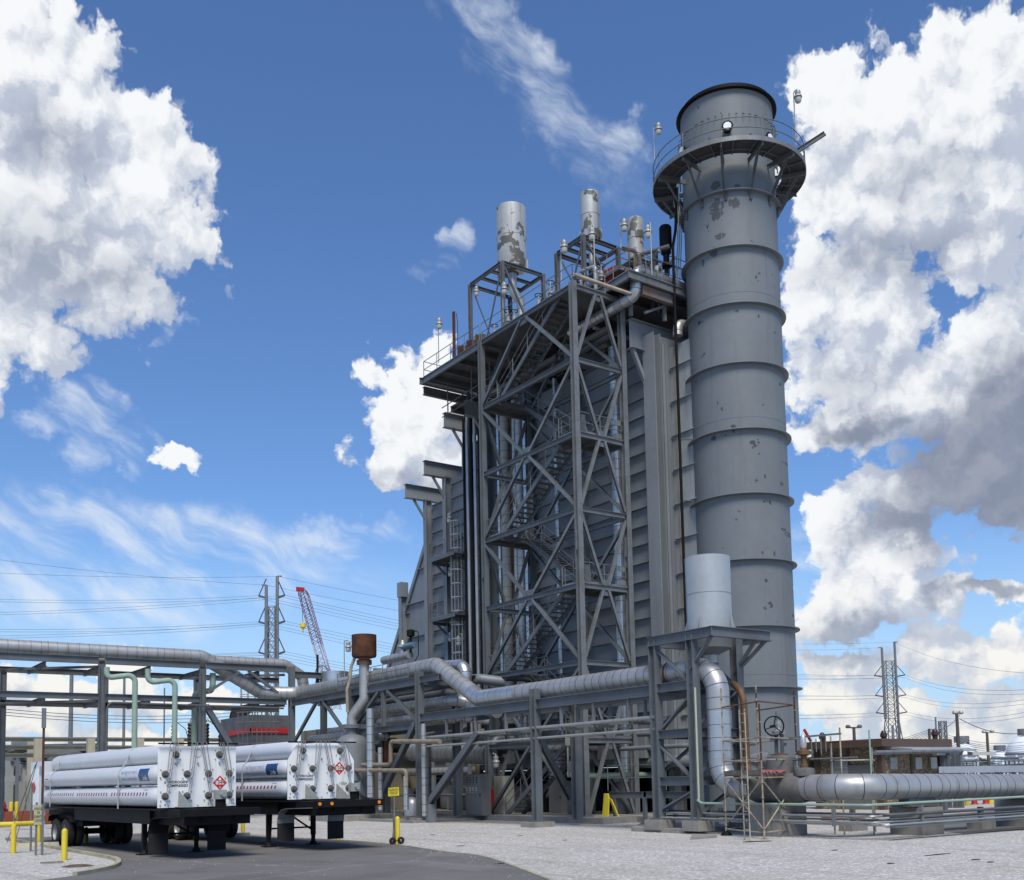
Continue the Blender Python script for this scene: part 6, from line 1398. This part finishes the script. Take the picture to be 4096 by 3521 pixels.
for x, y in ((3290, 2965), (3535, 2950), (3740, 2945)):
    q = gd(x, y, math.hypot(kb.x, kb.y)+4); MB().lathe([(.16, 0), (.16, .2), (.22, .25), (.22, .4), (.12, .6), (0, .65)], (q.x, q.y, zr), 10).build('roof_vent', CERAM, cb)
# ---------------------------------------------------------------- far things: lamps, poles, towers, spheres
def pole(name, label, x, yb, yt, D, r, m, cat='pole', group=None, heads=None, hm=None):
    b_ = gd(x, yb, D); t = gd(x, yt, D); s = T(name, label, cat, (b_.x, b_.y, 0), group)
    MB().tube((b_.x, b_.y, 0), (b_.x, b_.y, t.z), r, 8, r*.7).build('pole', m, s)
    if heads:
        for e in heads:
            c = V((b_.x, b_.y, t.z))+dirn*e; mb = MB(); mb.tube((b_.x, b_.y, t.z-.1), c, r*.4, 5); mb.lathe([(0, .16), (.16, .12), (.24, -.03), (.17, -.14), (0, -.17)], c+V((0, 0, .05)), 10); mb.build('lamp_head', hm or GLASS, s)
    return s
WPOLE = mat('wood_pole', (.075, .06, .05), (.11, .095, .08), 1, .5, .8)
pole('yard_lamp', 'dark pole with a round yard lamp right of the control building', 3839, 3072, 2852, 95, .18, WPOLE, 'lamp', None, (.35, -.15), LAMPM)
pole('yard_lamp', 'paler lamp pole between the spherical tanks', 3956, 3070, 2928, 115, .18, WPOLE, 'lamp', None, (.5, -.3), LAMPM)
pole('yard_lamp', 'twin headed lamp pole behind the control building roof', 3423, 3072, 2908, 95, .18, WPOLE, 'lamp', None, (.5, -.5), DKST)
pole('thin_mast', 'thin grey mast right of the control building', 3753, 3072, 2868, 110, .12, TOWERM, 'mast')
pole('utility_pole', 'short utility pole with wires behind the control building', 3725, 3072, 2915, 120, .2, WPOLE, 'pole')
pole('utility_pole', 'low utility pole with insulators at the far right', 3836, 3072, 2935, 140, .2, WPOLE, 'pole')
pole('chimney_mast', 'rusty thin mast seen inside the right transmission tower', 3579, 3072, 2900, 160, .25, TOWERM, 'mast')
for i, (x, yt, D, r) in enumerate(((280, 2692, 120, .28), (493, 2692, 130, .20), (655, 2752, 110, .10), (1030, 2712, 140, .1))): pole('tall_mast', 'tall plain mast rising behind the left rack, '+('thick one near the left column', 'thin one behind a green dropper', 'pointed one in the middle bay', 'faint one near the corner')[i], x, 3080, yt, D, r, TOWERM, 'mast')
def lattice(mb, a, c, wa, wc, n, ax, ay, r, cross=True):
    """square lattice leg frame between two levels"""
    for i in range(n):
        t0, t1 = i/n, (i+1)/n; w0, w1 = wa+(wc-wa)*t0, wa+(wc-wa)*t1; p0, p1 = a+(c-a)*t0, a+(c-a)*t1
        co = [(-1, -1), (1, -1), (1, 1), (-1, 1)]
        for j in range(4):
            u, v_ = co[j], co[(j+1) % 4]
            P0 = p0+ax*u[0]*w0/2+ay*u[1]*w0/2; P1 = p1+ax*u[0]*w1/2+ay*u[1]*w1/2; Q0 = p0+ax*v_[0]*w0/2+ay*v_[1]*w0/2; Q1 = p1+ax*v_[0]*w1/2+ay*v_[1]*w1/2
            mb.bar(P0, P1, r*1.7); mb.bar(P0, Q1, r); 
            if cross: mb.bar(Q0, P1, r)
            mb.bar(P1, Q1, r)
ATT = {}
def ttower(key, label, x, yb, yt, D, hw, arms, lampx=None):
    base = gd(x, yb, D); base.z = 0; top = gd(x, yt, D).z; s = T('transmission_tower', label, 'transmission tower', base)
    k = D/F_*1.0
    ax = dirn; ay = V((-dirn.y, dirn.x, 0))
    zw = top*.44; mb = MB(); w = hw
    lattice(mb, base, base+V((0, 0, zw)), w*2.1, w*.95, 5, ax, ay, .13); mb.build('lattice_base', TOWERM, s)
    mb = MB(); lattice(mb, base+V((0, 0, zw)), base+V((0, 0, top*.86)), w*.95, w*.85, 8, ax, ay, .11); mb.build('lattice_mast', TOWERM, s)
    att = []
    for e, h in ((-1, .96), (1, 1.0)):
        p = base+ax*e*w*.62; MB().tube(p+V((0, 0, zw if e < 0 else 0)), p+V((0, 0, top*h)), .42, 8, .34).build('steel_pole', TOWERM, s)
        MB().bar(p+V((0, 0, top*h)), p+ax*(.9 if e > 0 else -.9)+V((0, 0, top*h)), .25).build('cap_arm', TOWERM, s)
        for zf in arms:
            z = top*zf; tip = p+ax*e*w*.85+V((0, 0, z+.5))
            MB().bar(p+V((0, 0, z)), tip, .34).build('cross_arm', WIREM, s); MB().tube(p+V((0, 0, z+top*.09)), tip, .12, 5).build('insulator', WIREM, s); att.append(tip)
        att.append(p+V((0, 0, top*h)))
    ATT[key] = att; return s
ttower('R', 'tall lattice transmission tower with twin poles far behind the control building', 3578, 3075, 2567, 330, 3.1, (.745, .60, .475))
ttower('L', 'tall lattice transmission tower with twin poles left of the red crane', 1087, 3100, 2306, 210, 1.75, (.90, .78, .64))
s = T('lattice_mast', 'small distant lattice mast between the lamp poles at the right', 'mast', gd(3780, 3072, 300)); q = gd(3780, 3072, 300); q.z = 0; mb = MB(); lattice(mb, q, q+V((0, 0, gd(3780, 2885, 300).z)), 1.5, 1.5, 9, dirn, V((-dirn.y, dirn.x, 0)), .12); mb.build('lattice', TOWERM, s)
nw = [0]
def wire(p, q, sag, r=.045, label='thin power line crossing the sky', grp='power lines'):
    mb = MB(); n = 24; P_ = []
    for i in range(n+1):
        t = i/n; c = V(p)+(V(q)-V(p))*t; c.z -= sag*4*t*(1-t); P_.append(c)
    for a, c in zip(P_, P_[1:]): mb.tube(a, c, r, 4, caps=False)
    s = mb.build('power_line', WIREM, None); props(s, label, 'power line', grp); return s
# wires run left from the left tower, and from it to the right tower beyond the boiler
for i, t in enumerate(ATT['L']):
    y_ = (2397, 2518, 2612, 2232, 2452, 2545, 2628, 2290)[i]
    wire(t, gd(-60, y_, 190), .5, .022)
    if i not in (3, 7): wire(t-V((0, 0, .5)), gd(-60, y_+9, 190), .55, .022)
    tr = ATT['R'][i]; wire(t, tr, 5, .026)
    if i not in (3, 7): wire(t-V((0, 0, .5)), tr-V((0, 0, .8)), 5.4, .026)
for i, t in enumerate(ATT['R'][4:]):
    y_ = (2744, 2775, 2822, 2690)[i]; wire(t, gd(4200, y_+8, 200), 2., .03)
    if i != 3: wire(t-V((0, 0, .8)), gd(4200, y_+24, 200), 2.2, .03)
for i, (ya, yb) in enumerate(((2925, 2935), (2945, 2950), (2955, 2958), (2962, 2967), (2970, 2978), (2982, 2990), (2995, 3000))):
    wire(gd(3100, ya+55-6*i, 120), gd(3725, 2916+6*i, 120), 1.2, .022); wire(gd(3725, 2916+6*i, 120), gd(4200, yb+8, 130), 1.2, .022)
wire(gd(3725, 2918, 120), gd(3838, 2862, 95), .5, .03); wire(gd(3838, 2875, 95), gd(4200, 2900, 100), 1, .03)
for i in range(3): wire(gd(-50, 2830+12*i, 90), gd(1000, 2845+14*i, 110), .6, .025, 'thin power line low behind the left rack', 'low wires behind the left rack')
# spherical tanks
for lab, x, y, r, D in (('spherical white tank behind the dark lamp pole', 3850, 3028, 57, 230), ('smallest spherical white tank, between the lamp pole and the right edge', 4001, 3035, 33, 300), ('spherical white tank cut by the right edge of the view', 4108, 3020, 78, 230)):
    c = gd(x, y, D); dist = (c-CAM).dot(fw); rad = r*dist/F_; s = T('spherical_tank', lab, 'spherical tank', (c.x, c.y, 0), 'spherical storage tanks')
    mb = MB(); mb.lathe([(rad*math.sin(R(a)), -rad*math.cos(R(a))) for a in range(0, 181, 10)], c, 32); mb.build('sphere', SPHM, s)
    for a in range(0, 360, 45): MB().tube((c.x+rad*.97*math.cos(R(a)), c.y+rad*.97*math.sin(R(a)), 0), (c.x+rad*.97*math.cos(R(a)), c.y+rad*.97*math.sin(R(a)), c.z), .35, 8).build('leg', SPHM, s)
    mb = MB(); mb.lathe([(rad*1.02, .0), (rad*1.05, 0), (rad*1.05, .4), (rad*1.02, .4)], c, 32); mb.lathe([(1.5, rad), (1.5, rad+1.3), (1.4, rad+1.3)], c, 10); mb.build('gallery', TOWERM, s)
    MB().path([c+dirn*rad*1.06-V((0, 0, rad)), c+dirn*rad*1.06, c+dirn*rad*.6+V((0, 0, rad*.9)), c+V((0, 0, rad+.6))], .15, 3, 6).build('stair', TOWERM, s)
# crane
cr = T('crawler_crane', 'red and white lattice crane boom leaning behind the pipe rack with a yellow hook', 'crane', gd(1330, 3090, 190))
bt, bb = gd(1210, 2362, 190), gd(1345, 2840, 190); ax_ = dirn; 
mb = MB(); bd = (bt-bb)
for i in range(22):
    t0, t1 = i/22, (i+1)/22; w0 = w1 = .82
    if i == 21: w1 = .6
    p0, p1 = bb+bd*t0, bb+bd*t1; ay = V((-dirn.y, dirn.x, 0))
    for e in (-1, 1):
        for h in (-1, 1): mb.bar(p0+ax_*e*w0+ay*h*w0, p1+ax_*e*w1+ay*h*w1, .13)
    mb.bar(p0-ax_*w0-ay*w0, p1+ax_*w1-ay*w1, .08); mb.bar(p0+ax_*w0-ay*w0, p1-ax_*w1-ay*w1, .08); mb.bar(p0-ax_*w0+ay*w0, p1+ax_*w1+ay*w1, .08)
    if i in (1, 6, 11): mb.build('boom_section', (CRANEW, CRANEW, CRANEW)[0], cr); mb = MB()
mb.build('boom_tip', CRANER, cr)
MB().box(bt-ax_*1.4+V((0, -.6, -.2)), bt+ax_*.6+V((0, .6, .6))).build('tip_sheave', RED, cr, smooth=False)
hk = gd(1212, 2500, 190); mb = MB().tube(bt-ax_*.2, hk, .05, 4); mb.build('hoist_rope', WIREM, cr); MB().lathe([(.15, .4), (.5, .25), (.55, -.4), (.3, -.65), (.1, -.85), (.2, -1.2), (.06, -1.4)], hk, 10).build('hook_block', YEL, cr)
for x in (1310, 1322): MB().tube(bt, gd(x, 2690, 200), .06, 4).build('pendant', WIREM, cr)
MB().box(gd(1330, 3090, 195)+V((-3, -3, -1.5)), gd(1330, 3090, 195)+V((4, 4, 3))).build('crane_body', RED, cr, smooth=False)
pts_t = []
# ---------------------------------------------------------------- left background: cream rack, switchyard, scaffolded red unit
cr_ = T('cream_pipe_rack', 'low cream coloured three tier pipe rack far behind the left trailer', 'pipe rack', gd(200, 3090, 75))
def L(x, y, D): return gd(x, y, D)
DD = 78
for (ya, w_) in ((2960, 0), (2992, 0), (3024, 0)):
    a, c = gd(-300, ya-2, DD), gd(1000, ya+2, DD+20); ibp(cr_, 'beam', a, c, .26, .3, CREAM); MB().bar(a+V((0, 0, .17)), c+V((0, 0, .17)), .06).build('pipe', JACK, cr_)
for x, D in ((153, DD+2), (127, DD+7), (363, DD+5), (560, DD+8), (720, DD+12), (-40, DD), (890, DD+16)):
    t = gd(x, 2955, D); MB().bar((t.x, t.y, 0), t, .5, .5).build('column', CREAM, cr_, smooth=False)
rr = random.Random(31)
def rr_(a, b): return rr.uniform(a, b)
sy = 0
for i in range(24):
    x = -20+i*17+rr_(-6, 6); D = rr_(88, 112); t = gd(x, 3010+rr_(0, 50), D); s = T('switchgear_post', 'pale post of the far switchyard behind the left trailer', 'post', (t.x, t.y, 0), 'switchyard posts'); MB().bar((t.x, t.y, 0), t, .24+.16*(i % 3 == 0)).build('post', (LAMPM, PANELT, TOWERM)[i % 3], s, smooth=False); MB().lathe([(.2, 0), (.5, .1), (.2, .2), (.5, .3), (.2, .4), (.5, .5), (.2, .6)], t, 8).build('insulator', DKST, s)
for i in range(16):
    y = rr_(2985, 3120); D = rr_(86, 110); a, c = gd(-30+rr_(0, 200), y, D), gd(200+rr_(0, 230), y+rr_(-3, 3), D); s = T('switchyard_bar', 'thin horizontal bar of the far switchyard', 'bar', a, 'switchyard bars'); MB().bar(a, c, .22+.2*(i % 2)).build('bar', rr.choice((LAMPM, DKST, TOWERM, VESS)), s, smooth=False)
for i in range(22):
    x = rr_(-20, 340); D = rr_(115, 135); t = gd(x, rr_(2975, 3060), D); s = T('gantry', 'dark frame of the far switchyard', 'frame', (t.x, t.y, 0), 'far switchyard frames'); MB().bar((t.x, t.y, 0), t, .5).bar(t-dirn*rr_(1, 4), t+dirn*rr_(1, 4), .6).bar(t-dirn*2-V((0, 0, 2)), t+dirn*3-V((0, 0, 2.2)), .4).build('frame', rr.choice((DKST, VESS, TOWERM)), s, smooth=False)
for i, x in enumerate((38, 92, 128, 200)): 
    a = gd(x-18, 3160, 62); c = gd(x+18, 3160, 62); s = T('red_hoarding', 'dark red panel low in the far switchyard', 'panel', a, 'red panels in the switchyard'); MB().bar(V((a.x, a.y, .62)), V((c.x, c.y, .62)), .2, .75).build('panel', mat('faded_red', (.20, .05, .026), (.14, .05, .026), 1, .5, .7) if i == 0 else MATS['faded_red'], s, smooth=False)
hyd = gz(8, 3275); s = T('fire_hydrant', 'red fire hydrant at the far left edge beyond the yellow rail', 'hydrant', hyd); MB().lathe([(.35, 0), (.35, .1), (.2, .12), (.2, .8), (.3, .82), (.3, .92), (.22, 1.2), (.1, 1.35), (0, 1.4)], hyd, 14).tube(hyd+V((-.4, 0, .65)), hyd+V((.4, 0, .65)), .12, 10).build('body', RED, s)
for lab, x, y in (('far yellow bollard left one of a pair by the hydrant', 44, 3277), ('far yellow bollard right one of a pair by the hydrant', 66, 3276)): bollard(lab, gz(x, y), 1.25, .14)
for lab, x, y in (('far yellow bollard left one of a pair at the right edge', 3857, 3221), ('far yellow bollard right one of a pair at the right edge', 3869, 3221), ('far yellow bollard alone at the right edge', 3964, 3216)): bollard(lab, gz(x, y), 1.1, .15)
for x, y in ((3898, 3218), (3944, 3216)):
    q = gz(x, y); s = T('fire_hydrant', 'red standpipe among the far yellow bollards, '+('thicker left one' if x < 3900 else 'thinner right one'), 'hydrant', q); MB().lathe([(.25, 0), (.18, .1), (.18, .9), (.3, .95), (.22, 1.2), (0, 1.3)], q, 12).build('body', RED, s)
# breaker bushings behind trailer
for i, (x, yt) in enumerate(((762, 2888), (826, 2890), (884, 2935), (697, 2895))):
    t = gd(x, yt, 76); s = T('bushing', 'dark ribbed high voltage bushing behind the left trailer, '+('second from the left', 'second from the right', 'lowest at the right', 'first at the left')[i], 'bushing', (t.x, t.y, 0))
    MB().lathe([(.22 if j % 2 else .15, j*.12) for j in range(15)], (t.x, t.y, t.z-1.75), 10).tube((t.x, t.y, 0), (t.x, t.y, t.z-1.7), .25, 8).build('bushing', CERAM, s); MB().path([t, t+V((0, 0, .25)), t+dirn*.8-V((0, 0, .4)), t+dirn*1.2-V((0, 0, 2))], .03, .4, 5).build('lead', DKST, s)
# red unit wrapped by scaffold left of rack corner
ru = T('red_unit', 'dark unit with a red band and thin scaffold behind the rack corner', 'equipment', gd(1020, 3060, 88))
a, c = gd(950, 2975, 90), gd(1100, 2960, 90)
MB().box((a.x, a.y-3, 0), (c.x+.5, a.y+4, gd(1000, 2868, 90).z)).build('body', DKST, ru, smooth=False); MB().box((a.x-.1, a.y-3.1, gd(1000, 2935, 88).z), (c.x+.6, a.y-3.02, gd(1000, 2915, 88).z)).box((a.x-.1, a.y-3.1, gd(1000, 2935, 88).z), (a.x-.02, a.y+2, gd(1000, 2915, 88).z)).build('red_band', RED, ru, smooth=False)
mb = MB()
for i in range(9):
    p = gd(952+19*i, 3080, 86); mb.tube((p.x, p.y, 0), (p.x, p.y, gd(952, 2835+rr_(0, 30), 86).z), .045, 6)
for y in (2850, 2890, 2930, 2975, 3020): mb.tube(gd(945, y, 86), gd(1115, y-3, 86), .04, 6)
mb.build('scaffold_tubes', DKST, ru)
mb = MB()
for i in range(6): mb.path([gd(930+8*i, 3060, 92), gd(930+8*i, 2855, 92), gd(960+8*i, 2840, 94)], .3, .8, 8)
mb.build('curved_duct', BLACK, ru)
# scaffold tips on rack
s = T('thin_scaffold', 'faint thin scaffold standing above the left rack near the lattice tower', 'scaffold', gd(1000, 2780, 95)); mb = MB()
for x, y in ((965, 2742), (992, 2742), (1020, 2760)): p = gd(x, y, 95); mb.tube((p.x, p.y, 0), p, .08, 6)
mb.tube(gd(960, 2785, 95), gd(1050, 2785, 95), .06, 6).tube(gd(960, 2778, 95), gd(995, 2775, 95), .06, 6); mb.build('tubes', LAMPM, s)
# distant trees and low haze of plant on the right
def farclump(name, label, x0, x1, y0, D, h, seed, kind=None, n=900, leaf=.9):
    r_ = random.Random(seed); mb = MB(); a, c = gd(x0, 3075, D), gd(x1, 3075, D)
    for i in range(n):
        t = r_.random(); p = a+(c-a)*t; hh = h*(.55+.45*math.sin(t*9+seed)**2)*(.7+.3*math.sin(t*31+seed)); z = hh*r_.random()**.7; s_ = leaf*(.5+r_.random())
        q = V((p.x+r_.uniform(-3, 3), p.y+r_.uniform(-3, 3), z)); u = V((r_.uniform(-1, 1), r_.uniform(-1, 1), r_.uniform(-1, 1))).normalized()*s_; w_ = V((r_.uniform(-1, 1), r_.uniform(-1, 1), r_.uniform(-1, 1))).normalized()*s_
        mb.add([q, q+u, q+u+w_, q+w_], [(0, 1, 2, 3)])
    o = mb.build(name, FOL, None); props(o, label, 'trees', None, 'stuff'); return o
farclump('far_trees', 'far dark green tree line at the horizon on the right', 3180, 4200, 3075, 380, 9, 2, n=1600, leaf=1.6)
farclump('far_trees', 'far dark green tree line at the horizon on the left', -200, 1100, 3075, 420, 10, 5, n=1600, leaf=1.6)
farclump('far_trees', 'rounded green tree between the stack and the control building', 3215, 3262, 3075, 200, 7, 4, n=900, leaf=.8)
far = 0
for i in range(26):
    x = 3700+i*17+rr_(-5, 5); t = gd(x, rr_(3030, 3066), 170); s = T('plant_gantry', 'small grey frame of far plant on the right horizon', 'frame', (t.x, t.y, 0), 'far plant frames at the right'); MB().bar((t.x, t.y, 0), t, .16).bar(t-dirn*2, t+dirn*2, .14).bar(t-dirn*3-V((0, 0, 1)), t+dirn*3-V((0, 0, 1)), .14).build('frame', rr.choice((TOWERM, VESS, DKST)), s, smooth=False)
lp = T('low_parapet', 'long low pale blue grey beam behind the largest pipe at the right', 'beam', gd(3760, 3085, 80)); a, c = gd(3756, 3080, 62), gd(4300, 3072, 62); MB().bar(a, c, .3, .35).build('beam', mat('pale_blue_steel', (.33, .39, .45), (.28, .33, .38), 1, .5, .6), lp, smooth=False); 
for x in (3770, 3990, 4150): p = gd(x, 3082, 62); MB().bar((p.x, p.y, 0), p, .25).build('post', STEEL, lp)
rk = T('steel_gantry', 'grey lattice frame under the white awning right of the control building', 'frame', gd(3790, 3080, 60)); 
for x in (3772, 3790, 3815, 3838):
    p, t = gd(x, 3075, 66), gd(x, 3012, 66); MB().bar((p.x, p.y, 0), t, .22).build('post', STEEL, rk)
MB().path([gd(3500, 3011, 45), gd(3640, 3008, 52), gd(3850, 3005, 60), gd(3835, 3020, 60)], .09, .3, 8).build('conduit', GALV, rk)
